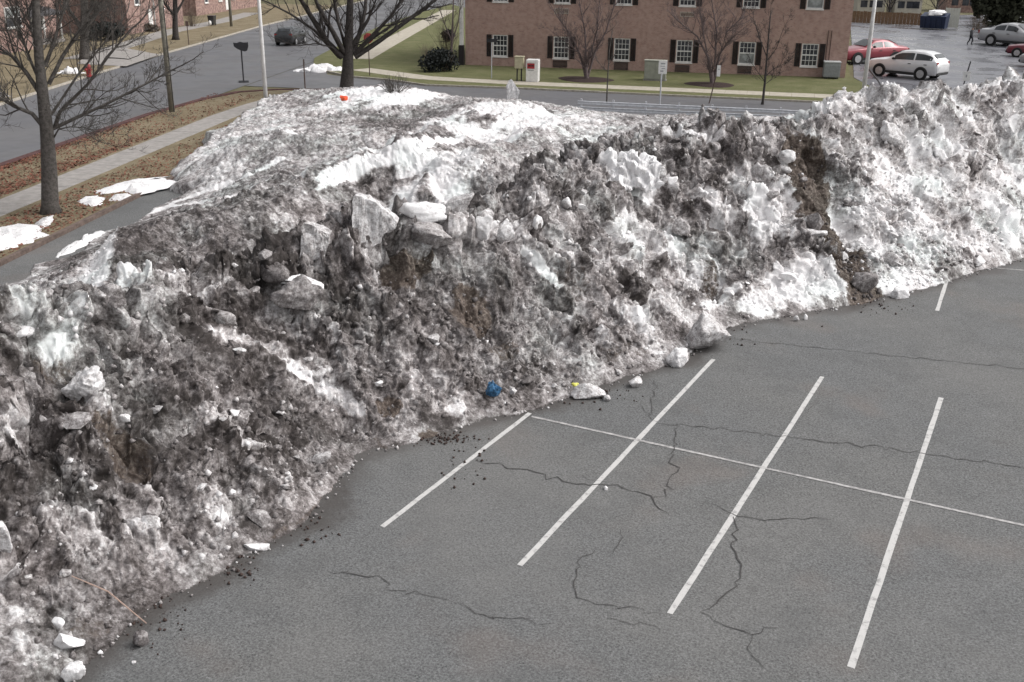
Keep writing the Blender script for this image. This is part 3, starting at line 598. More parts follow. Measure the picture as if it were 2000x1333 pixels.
# build the three banks from the one grid
okv = act & (SD > -.12)
gi = np.arange(GX.size).reshape(GX.shape)
Q = np.stack([gi[:-1, :-1], gi[:-1, 1:], gi[1:, 1:], gi[1:, :-1]], -1).reshape(-1, 4)
Q = Q[okv.ravel()[Q].all(1)][:, ::-1]
PX, PY, PZ = (GX+JX).ravel(), (GY+JY).ravel(), H.ravel()
fD = np.zeros(GX.size); fD[act.ravel()] = np.clip(DIRT+cellz*(.55+.45*np.clip(DIRT/.5, 0, 1)), 0, 1); fB = np.zeros(GX.size); fB[act.ravel()] = BROWN
fR = np.zeros(GX.size); fR[act.ravel()] = right; fK = np.zeros(GX.size); fK[act.ravel()] = rough
cR = fR[Q].mean(1); cK = fK[Q].mean(1)
banks = {}
for key, name, sel, label, in [('white', 'snow_bank', cR > .5, 'tall white snow bank at the right of the parking lot, cleanest of the three'),
                               ('dirty', 'snow_bank', (cR <= .5) & (cK > .62), 'long dirt-caked snow bank sloping down to the painted parking stalls'),
                               ('rear', 'snow_bank', (cR <= .5) & (cK <= .62), 'low worn grey and white snow field behind the dirt-caked bank')]:
    q = Q[sel]; u, inv = np.unique(q, return_inverse=True)
    me = npmesh(name, np.stack([PX[u], PY[u], PZ[u]], -1), inv.reshape(-1, 4)); fattr(me, 'dirt', fD[u]); fattr(me, 'brown', fB[u])
    o = link_mesh(name, me, M['bank'], None, True); tag(o, label, 'snow bank', 'ploughed snow banks on the parking lot'); banks[key] = o

# ---- loose lumps of ice
def lump_mesh(name, seed, n=16, flat=.75, sub=False):
    import bmesh
    r = np.random.default_rng(seed); P = r.normal(size=(n, 3)); P /= np.linalg.norm(P, axis=1)[:, None]; P *= (.36+.16*r.random((n, 1))); P[:, 2] *= flat; P[:, 0] *= r.uniform(.8, 1.35)
    bm = bmesh.new(); [bm.verts.new(p) for p in P]; bmesh.ops.convex_hull(bm, input=bm.verts[:])
    for v in [v for v in bm.verts if not v.link_faces]: bm.verts.remove(v)
    me = bpy.data.meshes.new(name); bm.to_mesh(me); bm.free(); return me
def rough_lump(name, seed, size, sub=3, amp=.22, box=0.0, mat=None, sharp=1.0, cut=1.0):
    """one larger block: a sphere or rounded box broken up by noise"""
    import bmesh
    bm = bmesh.new(); bmesh.ops.create_icosphere(bm, subdivisions=sub, radius=1.0); P = np.array([v.co[:] for v in bm.verts])
    if box: 
        p = 2+box*6; P = P/((np.abs(P)**p).sum(1)**(1/p))[:, None]
    R = np.random.default_rng(seed+500)
    for _ in range(int(11*cut)):                       # broken faces
        nn = R.normal(size=3); nn /= np.linalg.norm(nn); dd = R.uniform(.52, .86); e = np.maximum(P@nn-dd, 0); P = P-e[:, None]*nn*.93
    o = seed*7.13; x, y, z = P.T+o
    k = 1+amp*(.9*fbm(x*1.2, y*1.2, z*1.2, 2, True)+.55*perlin(x*3.1, y*3.1, z*3.1)+.4*sharp*perlin(x*7, y*7, z*7)+.25*perlin(x*15, y*15, z*15))*(.8 if cut else 1.0)
    P = P*k[:, None]*np.asarray(size)/2
    for v, p in zip(bm.verts, P): v.co = p
    me = bpy.data.meshes.new(name); bm.to_mesh(me); bm.free(); return me
TPL = {}
for key in ('white', 'grey', 'dark'):
    TPL[key] = []
    for i in range(9):
        me = lump_mesh('snow_lump', 100+i+20*len(TPL), 15+i % 4, .62+.05*(i % 5)); me.materials.append(M['lump_'+key]); TPL[key].append(me)
def pick_kind(d):
    r = random.random()
    return 'white' if r > d+.12 else ('grey' if r > d-.22 else 'dark')
def vrt(i): return np.array([PX[i], PY[i], PZ[i]])
pool = {'white': gi.ravel()[okv.ravel() & (fR > .5) & (SD.ravel() > .1)], 'dirty': gi.ravel()[okv.ravel() & (fR <= .5) & (fK > .62) & (SD.ravel() > .1)], 'rear': gi.ravel()[okv.ravel() & (fR <= .5) & (fK <= .62) & (SD.ravel() > .1)]}
lz = perlin(GX.ravel()*.5, GY.ravel()*.5, GX.ravel()*0+5)
inview = np.abs(A_.ravel()-AZ0) < .52
for key, cnt, s0, s1 in (('dirty', 120, .14, .38), ('white', 110, .14, .46), ('rear', 25, .12, .34)):
    pl = pool[key]; pl = pl[inview[pl]]
    w = (.35+np.clip(lz[pl]+.3, 0, 1))*np.where(PZ[pl] > 2.5, 1.6, 1.0); w = w*(1-.75*(fB[pl] > .4)); w /= w.sum()
    for i in rng.choice(pl, cnt, False, w):
        s = s0+(s1-s0)*random.random()**2.6; o = bpy.data.objects.new('snow_lump', random.choice(TPL[pick_kind(float(fD[i]))])); COL.objects.link(o); o.parent = banks[key]
        o.location = vrt(i)+np.array([0, 0, s*.12]); o.rotation_euler = [random.uniform(-.5, .5), random.uniform(-.5, .5), random.uniform(0, 6.28)]; o.scale = [s*1.25, s*random.uniform(.8, 1.25), s*random.uniform(.75, 1.2)]
# finer rubble, too much to count
def rubble(name, ids, smin, smax, parent, label=None, dirt=None, mat=None, base=None, sink=-.12):
    k = len(ids); s = smin+(smax-smin)*rng.random(k)**3
    oc = np.array([(1,0,0),(0,1,0),(-1,0,0),(0,-1,0),(0,0,1),(0,0,-.8)], float); of = np.array([(0,1,4),(1,2,4),(2,3,4),(3,0,4),(1,0,5),(2,1,5),(3,2,5),(0,3,5)])
    V = oc[None]*(.5+.55*rng.random((k, 6, 1)))*s[:, None, None]; th = rng.uniform(0, 6.28, k); ph = rng.normal(0, .6, k); c, sn = np.cos(th)[:, None], np.sin(th)[:, None]; cp, sp = np.cos(ph)[:, None], np.sin(ph)[:, None]
    x, y, z = V[..., 0], V[..., 1], V[..., 2]; y, z = y*cp-z*sp, y*sp+z*cp; x, y = x*c-y*sn, x*sn+y*c
    P = base if base is not None else np.stack([PX[ids], PY[ids], PZ[ids]], -1)
    V = np.stack([x, y, z], -1)+P[:, None]+np.array([0, 0, 1.0])*(s*sink)[:, None, None]
    me = npmesh(name, V.reshape(-1, 3), (of[None]+np.arange(k)[:, None, None]*6).reshape(-1, 3))
    if dirt is not None: fattr(me, 'dirt', np.repeat(dirt, 6))
    o = link_mesh(name, me, mat or M['rubble'], parent); tag(o, kind='stuff'); return o
for key, cnt, s0, s1 in (('dirty', 7000, .02, .12), ('white', 6500, .03, .14), ('rear', 2500, .03, .10)):
    pl = pool[key]; pl = pl[inview[pl]]; w = (.2+np.clip(lz[pl]+.4, 0, 1.2)); w /= w.sum(); ids = rng.choice(pl, cnt, False, w)
    dd = np.clip(fD[ids]*1.0+rng.normal(0, .11, cnt)-.03-.3*(rng.random(cnt) < .07), 0, .85); dd = np.maximum(dd, fB[ids]*.9*(rng.random(cnt) > .15))
    rubble('loose_rubble', ids, s0, s1, banks[key], dirt=dd)  # sunk to half their height
# ---------------------------------------------------------------- single blocks of ice that stand out
def block(px, py, w, h, kind, label, seed, depth=.8, amp=.2, box=.3, rot=(0, 0, 0), sub=4, sink=.2, ground=False, shear=0.0, pinch=0.0, grp='ice blocks on and around the snow banks'):
    p = at(px, py+h*.5) if ground else hit(px, py+h*.40)
    if not ground: p = at_dist(px, py+h*.08, float(np.linalg.norm((p-CAM)[:2])))
    k = px_m(p); W, Hh = w/k, h/k*1.08
    me = rough_lump('ice_block', seed, (W, W*depth, Hh), sub, amp, box)
    if shear or pinch:
        co = np.zeros(len(me.vertices)*3); me.vertices.foreach_get('co', co); co = co.reshape(-1, 3); t = co[:, 2]/Hh+.5
        co[:, :2] *= (1-pinch*t)[:, None]; co[:, 0] += shear*co[:, 2]; me.vertices.foreach_set('co', co.ravel())
    me.materials.append(M['lump_'+kind]); o = link_mesh('ice_block', me, None, None, True)
    z = Hh*(.44-sink) if ground else 0.0
    o.location = Vector(p)+Vector((0, 0, z)); o.rotation_euler = (rot[0], rot[1], rot[2]-YAW)
    return tag(o, label, 'ice block', grp)
B = block
def outline_slab(px_pts, thick, kind, label, seed, lean=.25, rg=1.0, cuts=4):
    """an upright slab: its outline stands on the slope, with real thickness and a rough skin"""
    import bmesh
    ys = [p[1] for p in px_pts]; xm = sum(p[0] for p in px_pts)/len(px_pts); base = hit(xm, max(ys)-6); hd = float(np.linalg.norm((base-CAM)[:2])); r2 = RT[:2]/np.linalg.norm(RT[:2]); f2 = FW[:2]/np.linalg.norm(FW[:2])
    P = [at_dist(x, y, hd)-base for x, y in px_pts]; bm = bmesh.new(); fr = []; bk = []
    for i, p in enumerate(P):
        q = p.copy(); q[:2] += f2*lean*max(p[2], 0); fr.append(bm.verts.new(q)); c = p*np.array([.9, .9, .94]); c[:2] += f2*(thick+lean*max(p[2], 0)); bk.append(bm.verts.new(c))
    n = len(P); bm.faces.new(fr[::-1]); bm.faces.new(bk)
    for i in range(n): bm.faces.new((fr[i], fr[(i+1) % n], bk[(i+1) % n], bk[i]))
    bmesh.ops.triangulate(bm, faces=bm.faces[:]); bmesh.ops.subdivide_edges(bm, edges=bm.edges[:], cuts=cuts, use_grid_fill=True); bmesh.ops.recalc_face_normals(bm, faces=bm.faces[:])
    co = np.array([v.co[:] for v in bm.verts]); x, y, z = (co*1.0).T+seed; k = rg*(.10*fbm(x*1.7, y*1.7, z*1.7, 2, True)+.05*perlin(x*6, y*6, z*6))+(rg-1)*.09*fbm(x*4, y*4, z*4, 2, True); nr = np.array([v.normal[:] for v in bm.verts])
    for v, c, a_, q in zip(bm.verts, co, k, nr): v.co = c+q*a_
    me = bpy.data.meshes.new('ice_block'); bm.to_mesh(me); bm.free(); me.materials.append(M['lump_'+kind]); o = link_mesh('ice_block', me); o.location = base; return tag(o, label, 'ice block', 'ice blocks on and around the snow banks')
outline_slab([(686,470),(683,398),(690,388),(712,390),(742,412),(774,437),(768,450),(750,458),(744,478),(722,486),(700,478)], .55, 'pale', 'upright grey ice slab with a slanting top edge on the crest of the bank', 3)
outline_slab([(584,505),(586,450),(592,443),(622,450),(640,462),(642,480),(630,508),(605,515)], .5, 'pale', 'pale block with a sharp left edge behind the crest of the dirty bank', 5)
outline_slab([(1172,394),(1175,368),(1195,347),(1215,336),(1228,318),(1243,312),(1260,324),(1284,318),(1297,345),(1288,372),(1262,379),(1240,370),(1222,384),(1200,384),(1186,402)], .8, 'white', 'largest bright white chunk, rugged, on the upper slope of the dirty bank', 9, .7, 2.4, 8)
B(168,752,92,70,'white','bright white twin-lobed chunk by a dark hollow low on the left of the bank',3,.6,.3,.1,(0,-.5,.2),5,.1)
B(1380,640,82,78,'pale','large pale ice boulder lying at the foot of the bank above the second stall line',4,.85,.22,.4,(.2,.1,.3),4,.1,True)
B(1326,693,44,38,'pale','smaller pale ice boulder just left of the large boulder at the foot of the bank',5,.8,.2,.4,(.1,.2,.8),4,.08,True)
B(1241,745,32,20,'grey','flat little ice lump on the asphalt right of the yellow scrap',6,.8,.2,.3,(0,0,.4),3,.05,True)
B(1150,760,76,32,'pale','pale tapering ice block beside the yellow scrap at the foot of the bank',7,.6,.15,.5,(0,.25,.15),4,.08,True,pinch=.3)
B(1187,776,17,13,'grey','fist-sized ice lump fallen off the tapering block onto the asphalt',8,.8,.2,.4,(0,0,.9),2,.05,True)
B(132,1252,62,36,'white','clean white slab with a pointed left end lying at the bottom left of the bank',9,.55,.1,.6,(.1,.25,.25),4,.05)
B(148,1312,44,44,'white','white block leaning on the asphalt at the very bottom left',10,.6,.12,.8,(.2,-.5,.3),4,.05)
B(113,1215,26,30,'white','small upright white chip just above the pointed white slab',11,.6,.12,.7,(.2,.4,.2),3,.05)
B(275,1247,34,32,'dark','lone dark clod of dirty ice standing on the asphalt at the lower left',12,.9,.25,.3,(.1,.1,.5),3,.05,True)
outline_slab([(990,196),(989,170),(993,158),(999,156),(1007,166),(1014,178),(1012,194)], .4, 'pale', 'white slab standing on end on the rear snow field before the drop box', 11, .1)
B(826,418,90,44,'white','white-topped boulder on the crest right of the slanting slab',15,.6,.22,.3,(.1,.1,0),4,.1)
B(840,456,120,46,'dark','dark boulder under the white-topped one on the crest',16,.5,.24,.3,(0,.1,0),4,.1)
B(895,398,66,50,'pale','rounded grey boulder at the right end of the crest row',17,.7,.22,.2,(0,0,.4),4,.1)
B(945,440,44,50,'white','pale speckled block facing the lot right of the dark crest boulder',18,.6,.22,.5,(.2,0,.2),4,.15)
B(984,452,44,50,'white','pale speckled block at the head of the white melt streak',19,.6,.22,.5,(.1,.2,.5),4,.15)
B(585,574,108,66,'dark','big grooved grey boulder with a dark underside on the left of the bank',20,.7,.22,.3,(.25,-.35,.1),5,.1)
B(590,548,84,24,'white','clean snow cap lying on the grooved grey boulder',21,.6,.2,.2,(.1,.2,0),4,-.12)
B(6,1050,44,72,'white','white rounded block cut by the left edge of the photo',22,.7,.15,.3,(0,.2,0),4,.1)
B(500,1066,52,18,'white','thin white slab poking out over the asphalt at the foot of the bank',23,.45,.1,.7,(0,.05,.1),4,.05,True)
B(1757,568,50,26,'white','pointed white lump on the asphalt below the brown streak',24,.7,.2,.3,(0,.15,.2),4,.05,True,pinch=.35)
B(1183,953,11,8,'white','tiny white ice chip on the asphalt beside the second stall line',25,.9,.15,.4,(0,0,.4),2,.05,True)
B(196,1274,13,9,'white','tiny white ice chip on the asphalt below the pointed white slab',26,.7,.15,.4,(0,0,.4),2,.05,True)
B(262,1293,10,7,'white','tiny ice chip on the asphalt below the lone dark clod',27,.8,.15,.4,(0,0,.4),2,.05,True)
B(1555,622,11,12,'white','left one of two white chips on the asphalt under the white part of the bank',28,.8,.15,.4,(0,0,.4),2,.05,True)
B(1573,619,10,12,'white','right one of two white chips on the asphalt under the white part of the bank',29,.8,.15,.4,(0,0,1.4),2,.05,True)
B(1105,394,30,20,'white','small white chunk left of the largest bright white chunk',30,.7,.25,.2,(0,0,.4),3,.1)
B(1312,352,24,20,'white','small white chunk right of the largest bright white chunk',31,.7,.25,.2,(0,0,.4),3,.1)
B(1048,432,24,30,'white','upright white lump above the white melt streak',32,.7,.25,.2,(0,0,.4),3,.1)
B(1536,303,42,26,'white','white lump at the top of the brown streak, against the dark brown patch',33,.7,.3,.2,(0,0,.4),4,.1)
B(1467,366,22,32,'white','oval white lump left of the brown streak in the dark brown patch',34,.7,.2,.2,(0,.2,.4),3,.1)
B(1330,438,38,34,'grey','pale crusted boulder in the middle of the dirty bank',35,.7,.25,.3,(0,.2,.4),4,.1)
B(741,748,18,12,'white','small clean white lump above the dark soil patch low on the bank',36,.7,.2,.2,(0,0,.4),3,.05)
B(247,814,24,18,'white','small clean white lump right of the bright twin-lobed chunk',37,.7,.2,.2,(0,0,.4),3,.05)
B(292,1016,42,32,'white','clean white lump set in grey ice at the lower left of the bank',38,.7,.2,.2,(0,0,.4),4,.1)
B(188,953,26,20,'white','clean white lump at mid height near the left edge',39,.7,.2,.3,(0,.3,.4),3,.1)
B(1745,186,30,40,'grey','pale jagged block on the crest of the white bank below the silver car',40,.7,.3,.3,(0,.2,.4),4,.1)
B(1835,190,18,44,'dark','dark upright spike of ice on the crest of the white bank',41,.6,.3,.3,(0,.35,.4),4,.15,pinch=.5)
B(1982,170,36,40,'grey','round grey boulder on the crest at the right edge',42,.8,.25,.2,(0,0,.4),4,.15)
B(1735,260,66,40,'grey','arched grey slab with a pale rim in the upper white bank',43,.5,.2,.5,(.3,.25,.2),4,.15)
B(1690,552,60,40,'dark','dark soil-coated boulder at the foot of the brown streak',44,.7,.2,.3,(0,.1,.2),4,.15)
B(1590,428,40,34,'dark','dark brown clod beside the brown streak',45,.8,.25,.3,(0,.1,.2),4,.1)
# more broken blocks of the banks themselves
MID = {}
for key in ('white', 'grey', 'dark'):
    MID[key] = []
    for i in range(6):
        me = rough_lump('snow_block', 60+i+11*len(MID), (1.15, .9, .8), 3, .28, .15*(i % 4)); me.materials.append(M['lump_'+key]); me.polygons.foreach_set('use_smooth', np.ones(len(me.polygons), bool)); MID[key].append(me)
for key, cnt, s0, s1 in (('dirty', 55, .3, .85), ('white', 60, .3, .85)):
    pl = pool[key]; pl = pl[inview[pl] & (SD.ravel()[pl] > .5)]; w = np.where(PZ[pl] > 2.2, 2.2, .6)*(1-.8*(fB[pl] > .4)); w /= w.sum()
    for i in rng.choice(pl, cnt, False, w):
        s = s0+(s1-s0)*random.random()**2; d = float(fD[i]); kd = 'white' if d < .33 else ('grey' if d < .62 else 'dark')
        if random.random() < .07: kd = random.choice(('white', 'grey', 'dark') if key == 'dirty' else ('white', 'grey'))
        o = bpy.data.objects.new('snow_block', random.choice(MID[kd])); COL.objects.link(o); o.parent = banks[key]; o.location = vrt(i)-np.array([0, 0, s*.24])
        o.rotation_euler = [random.uniform(-.6, .6), random.uniform(-.6, .6), random.uniform(0, 6.28)]; o.scale = [s*random.uniform(.8, 1.3), s, s*random.uniform(.8, 1.2)]
# crumbs of soil washed and rolled onto the asphalt
cr = []
for px, py, sx, sy, n in [(870,858,55,9,190),(450,1105,45,30,100),(330,1190,40,30,40),(300,1230,60,30,40),(900,900,60,40,40),(600,1040,50,30,60),(1190,770,60,25,60),(1420,660,70,20,50),(1720,600,60,15,70),(880,930,50,30,15)]:
    for _ in range(n): cr.append(at(px+random.gauss(0, sx*.6), py+random.gauss(0, sy*.6), .012))
tag(rubble('soil_crumbs', np.arange(len(cr)), .008, .055, None, mat=M['debris'], base=np.array(cr), sink=.2), 'dark soil crumbs scattered on the asphalt along the foot of the bank', 'soil')
cr = []
for a, b in zip(FRONT[2:-2], FRONT[3:-1]):
    for _ in range(int(14*np.linalg.norm(b-a))):
        t = random.random(); p = a+(b-a)*t; n = np.array([(b-a)[1], -(b-a)[0]]); n /= np.linalg.norm(n); cr.append(np.append(p+n*abs(random.gauss(0, .10)), .012))
cr = np.array(cr); tag(rubble('ice_crumbs', np.arange(len(cr)), .01, .06, None, base=cr, sink=.25, dirt=np.clip(rng.normal(.58, .16, len(cr)), 0, .9)), 'small grey ice crumbs lying along the foot of the banks', 'ice crumbs')
# litter caught in the snow
def scrap(name, px, py, w, h, mat, label, cat, seed):
    p = hit(px, py+h*.2); k = px_m(p); me = rough_lump(name, seed, (w/k, w/k*.6, h/k*1.2), 3, .45, .2); me.materials.append(M[mat]); o = link_mesh(name, me); o.location = Vector(p)+Vector((0, -.04, h/k*.15)); o.rotation_euler = (.2, .3, .5)
    return tag(o, label, cat)
scrap('plastic_scrap', 966, 763, 30, 30, 'blue', 'crumpled blue plastic caught low in the dirty snow bank', 'litter', 51)
scrap('plastic_scrap', 1124, 751, 20, 7, 'yellow', 'small yellow scrap at the foot of the dirty snow bank', 'litter', 52)
scrap('plastic_scrap', 674, 192, 19, 13, 'orange', 'orange object lying on the white snow at the far end of the field', 'litter', 53)
a, b = hit(143, 1143), at(286, 1218, .02); m_ = a*.5+b*.5+np.array([0, 0, .10])
s = MB(); s.tube([a+np.array([0, 0, .15]), m_+np.array([0, 0, .12]), b], [.008, .012, .009], 5); tag(s.build('stick', M['stick']), 'thin bare stick lying from the snow down onto the asphalt at lower left', 'stick')

# ---- thin patches of snow left on the grass and at kerbs
def patch(px_poly, h, label, kind='lump_white', z=.10, grp='leftover snow patches'):
    P = np.array([at(*p, z)[:2] for p in px_poly]); c = P.mean(0); n = len(P); pts = []
    for i in range(n):
        for t in np.arange(4)/4: pts.append(P[i]*(1-t)+P[(i+1) % n]*t)
    pts = np.array(pts); pts = pts+.15*np.linalg.norm(pts-c, axis=1)[:, None]*perlin(pts[:, 0]*2.7, pts[:, 1]*2.7, pts[:, 0]*0+1.5)[:, None]
    rings = [1, .97, .88, .75, .6, .45, .3, .15]; V = []; k = len(pts)
    for s in rings:
        q = c+(pts-c)*s; hz = h*(1-s**2.5)*(1+.9*perlin(q[:, 0]*2.1, q[:, 1]*2.1, q[:, 0]*0+9))+.25*h*perlin(q[:, 0]*5, q[:, 1]*5, q[:, 0]*0)*(s < .97); V.append(np.column_stack([q-c, np.maximum(hz, -.01)]))
    V = np.concatenate(V+[np.array([[0, 0, h*1.05]])]); F = []
    for r in range(len(rings)-1):
        for i in range(k): j = (i+1) % k; F.append((r*k+i, r*k+j, (r+1)*k+j, (r+1)*k+i))
    for i in range(k): F.append(((len(rings)-1)*k+i, (len(rings)-1)*k+(i+1) % k, len(V)-1))
    m = MB(); m.add(V, F); o = m.build('snow_patch', M[kind], None, True); o.location = (c[0], c[1], z); return tag(o, label, 'snow patch', grp)
patch([(-90,520),(-60,455),(0,446),(30,437),(62,440),(80,452),(88,460),(60,475),(0,492)], .16, 'white snow patch on the grass left of the nearest tree')
patch([(68,440),(78,428),(103,421),(110,428),(95,440),(80,447)], .12, 'narrow snow tongue at the foot of the nearest tree')
patch([(178,378),(215,362),(260,352),(320,345),(350,352),(330,366),(290,378),(265,382),(240,374),(205,380)], .18, 'long white snow patch on the grass beside the rear snow field')
patch([(152,394),(165,385),(190,382),(205,388),(195,402),(172,404)], .08, 'small thin snow patch on the grass nearest to the lot kerb')
patch([(210,393),(225,380),(250,378),(262,384),(240,393)], .08, 'small round snow patch between the thin patch and the long patch')
patch([(110,498),(128,484),(165,468),(200,450),(206,458),(175,478),(140,492),(118,504)], .14, 'narrow white strip of snow on the asphalt inside the lot kerb', z=.012)
def heap(px, py, wpx, h, label, kind, seed, dep=.6, n=7):
    """a ploughed heap: a few overlapping broken lumps in one mesh"""
    p = at(px, py, .0); W = wpx/px_m(p); R = np.random.default_rng(seed); m = MB()
    for i in range(n):
        t = (i+.5)/n-.5; hh = h*(1.1-1.5*abs(t))*R.uniform(.7, 1.1); me = rough_lump('x', seed*10+i, (W*R.uniform(.3, .5), W*dep*R.uniform(.4, .7), 2*hh), 3, .3)
        off = np.array([t*W*.85, R.normal(0, .1)*W*dep, 0]); m.add([np.array(v.co)+off for v in me.vertices], [tuple(f.vertices) for f in me.polygons]); bpy.data.meshes.remove(me)
    o = m.build('snow_heap', M[kind], None, True); o.location = p; o.rotation_euler = (0, 0, -YAW); return tag(o, label, 'snow heap')
heap(622, 140, 95, .75, 'white snow heap at the street corner behind the big forked tree', 'lump_white', 71)
heap(138, 146, 56, .55, 'snow heap at the far kerb beside the red hydrant', 'lump_white', 72)
heap(2, 192, 50, .4, 'grey snow heap at the far kerb by the left edge', 'lump_grey', 73)
heap(1942, 66, 34, 1.0, 'snow heap behind the silver saloon car in the far lot', 'lump_white', 74)
# ---------------------------------------------------------------- brick apartment block
A0, A1 = at(909, 127, .1), at(1650, 152.5, .1); UX = (A1-A0)[:2]; BL = float(np.linalg.norm(UX)); UX /= BL; BN = np.array([-UX[1], UX[0]]); BRZ = math.atan2(UX[1], UX[0])
def wall(px, py):
    d = ray(px, py); t = ((A0-CAM)[:2]@BN)/(d[:2]@BN); p = CAM+t*d; return float((p-A0)[:2]@UX), float(p[2]-.1)
bld = empty('apartment_block', A0, BRZ); tag(bld, 'red-brown brick block with black shutters beyond the cross street', 'building')
HB = 7.4
lower = [(961,992,69,112),(1080.5,1110,72,115.5),(1199,1228,76,117.5),(1320,1350,79,122),(1442,1472,81,126),(1562,1596,85,130)]
wins = []
for i, (xl, xr, yt, yb) in enumerate(lower):
    u0, z0 = wall((xl+xr)/2, yb); _, z1 = wall((xl+xr)/2, yt); wins.append((u0, z0, 1.34, z1-z0, i))
ws = float(np.mean([w[1] for w in wins])); wh = float(np.mean([w[3] for w in wins]))
upz = wall(978, 4)[1]
allw = [(u, ws, wh, 0, i) for u, _, _, _, i in wins]+[(u, upz, wh, 1, i) for u, _, _, _, i in wins]
# wall built as a grid of piers so that the openings are real
us = [0.0]; WW = 1.28
for u, *_ in wins: us += [u-WW/2, u+WW/2]
us.append(BL); zs = [-.15, ws, ws+wh, upz, upz+wh, HB]
m = MB()
for i in range(len(us)-1):
    for j in range(len(zs)-1):
        if i % 2 == 1 and j in (1, 3): continue
        m.add([(us[i], 0, zs[j]), (us[i+1], 0, zs[j]), (us[i+1], 0, zs[j+1]), (us[i], 0, zs[j+1])], [(0, 1, 2, 3)])
for u, z, h, *_ in allw:
    a, b = u-WW/2, u+WW/2; m.add([(a,0,z),(b,0,z),(b,.3,z),(a,.3,z),(a,0,z+h),(b,0,z+h),(b,.3,z+h),(a,.3,z+h)], [(0,1,2,3),(4,7,6,5),(0,3,7,4),(1,5,6,2)])
m.add([(0,0,-.15),(0,14,-.15),(0,14,HB),(0,0,HB),(BL,0,-.15),(BL,14,-.15),(BL,14,HB),(BL,0,HB)], [(0,3,2,1),(4,5,6,7),(1,2,6,5)])
m.build('wall', M['brick'], bld)
m = MB(); m.add([(-.4,-.5,HB),(BL+.4,-.5,HB),(BL+.4,14.5,HB),(-.4,14.5,HB),(-.4,7,HB+3.2),(BL+.4,7,HB+3.2)], [(0,1,5,4),(2,3,4,5),(0,4,3),(1,2,5),(0,3,2,1)]); m.build('roof', M['roof'], bld)
for u, z, h, fl, i in allw:
    w = empty('window', (u, 0, z)); w.parent = bld; a, b = -WW/2, WW/2
    m = MB(); t = .085
    m.box((a,.04,0),(a+t,.14,h)); m.box((b-t,.04,0),(b,.14,h)); m.box((a+t,.04,h-t),(b-t,.14,h)); m.box((a+t,.04,0),(b-t,.14,t)); m.box((a+t,.05,h/2-.045),(b-t,.15,h/2+.045)); m.build('frame', M['white'], w)
    m = MB(); m.box((a-.05,-.06,-.09),(b+.05,.05,-.005)); m.build('sill', M['white'], w)
    nc, nr = 4, 2; cw = (WW-2*t)/nc
    for half in (0, 1):
        zb, zt = (t, h/2-.045) if half == 0 else (h/2+.045, h-t); rh = (zt-zb)/nr
        m = MB()
        for k in range(1, nc): m.box((a+t+k*cw-.016,.082,zb),(a+t+k*cw+.016,.115,zt))
        for k in range(1, nr):
            for q in range(nc): m.box((a+t+q*cw+(.016 if q else 0),.082,zb+k*rh-.016),(a+t+(q+1)*cw-(.016 if q < nc-1 else 0),.115,zb+k*rh+.016))
        pale = (i == 4 and half == 0 and fl == 0) or (i == 5 and fl == 1 and half == 0)
        if not pale: m.build('muntin', M['white'], w)
        for q in range(nc):
            for r in range(nr):
                g_ = MB(); g_.add([(a+t+q*cw,.118,zb+r*rh),(a+t+(q+1)*cw,.118,zb+r*rh),(a+t+(q+1)*cw,.118,zb+(r+1)*rh),(a+t+q*cw,.118,zb+(r+1)*rh)], [(0,1,2,3)]); g_.build('pane', M['glass_pale' if pale else 'glass'], w)
    m = MB(); m.box((a,.28,0),(b,.31,h)); m.build('blind', M['glass_pale'] if (i+fl) % 3 == 1 else M['shutter'], w)
    for sx in (-1, 1):
        x0 = sx*(WW/2+.06) if sx > 0 else -(WW/2+.06)-.42; m = MB(); m.box((x0,-.055,-.02),(x0+.07,-.002,h+.02)); m.box((x0+.35,-.055,-.02),(x0+.42,-.002,h+.02)); nsl = 22; hh_ = (h+.04)/nsl
        for k in range(nsl): m.add([(x0+.07,-.012,-.02+k*hh_),(x0+.35,-.012,-.02+k*hh_),(x0+.35,-.045,-.02+(k+.9)*hh_),(x0+.07,-.045,-.02+(k+.9)*hh_)], [(0,1,2,3)])
        m.build('shutter', M['shutter'], w)
for xl, xr, yt, yb, mt in [(1080,1108,119,131,'ac'),(1199,1227,122,136,'ac'),(1318,1347,128,140,'ac'),(1440,1468,130,143,'ac'),(1083,1111,17,27,'ac_pale'),(1328,1356,24,33,'ac_pale')]:
    u0, z0 = wall(xl, yb); u1, z1 = wall(xr, yt); m = MB(); m.box((u0,-.05,z0),(u1,-.002,z0+.04)); m.box((u0,-.05,z1-.04),(u1,-.002,z1)); m.box((u0,-.05,z0+.04),(u0+.04,-.002,z1-.04)); m.box((u1-.04,-.05,z0+.04),(u1,-.002,z1-.04)); n = 7; hs = (z1-z0-.08)/n
    for k in range(n): m.add([(u0+.04,-.006,z0+.04+k*hs),(u1-.04,-.006,z0+.04+k*hs),(u1-.04,-.04,z0+.04+(k+.8)*hs),(u0+.04,-.04,z0+.04+(k+.8)*hs)], [(0,1,2,3)])
    m.build('vent_grille', M[mt], bld)
u0, z0 = wall(1612, 118); u1, z1 = wall(1625, 60); m = MB(); m.tube([(u0,-.05,z0-1),(u0,-.05,z1),(u1,-.05,z1),(u1,-.05,z0-.9)], .03, 6); m.build('conduit', M['post_brown'], bld)
m = MB(); m.box((-.42,-.3,1.6),(-.14,.0,HB)); m.build('corner_column', M['white'], bld); m = MB(); m.box((-.5,-.35,-.15),(-.08,.05,1.6)); m.build('column_base', M['shutter'], bld)
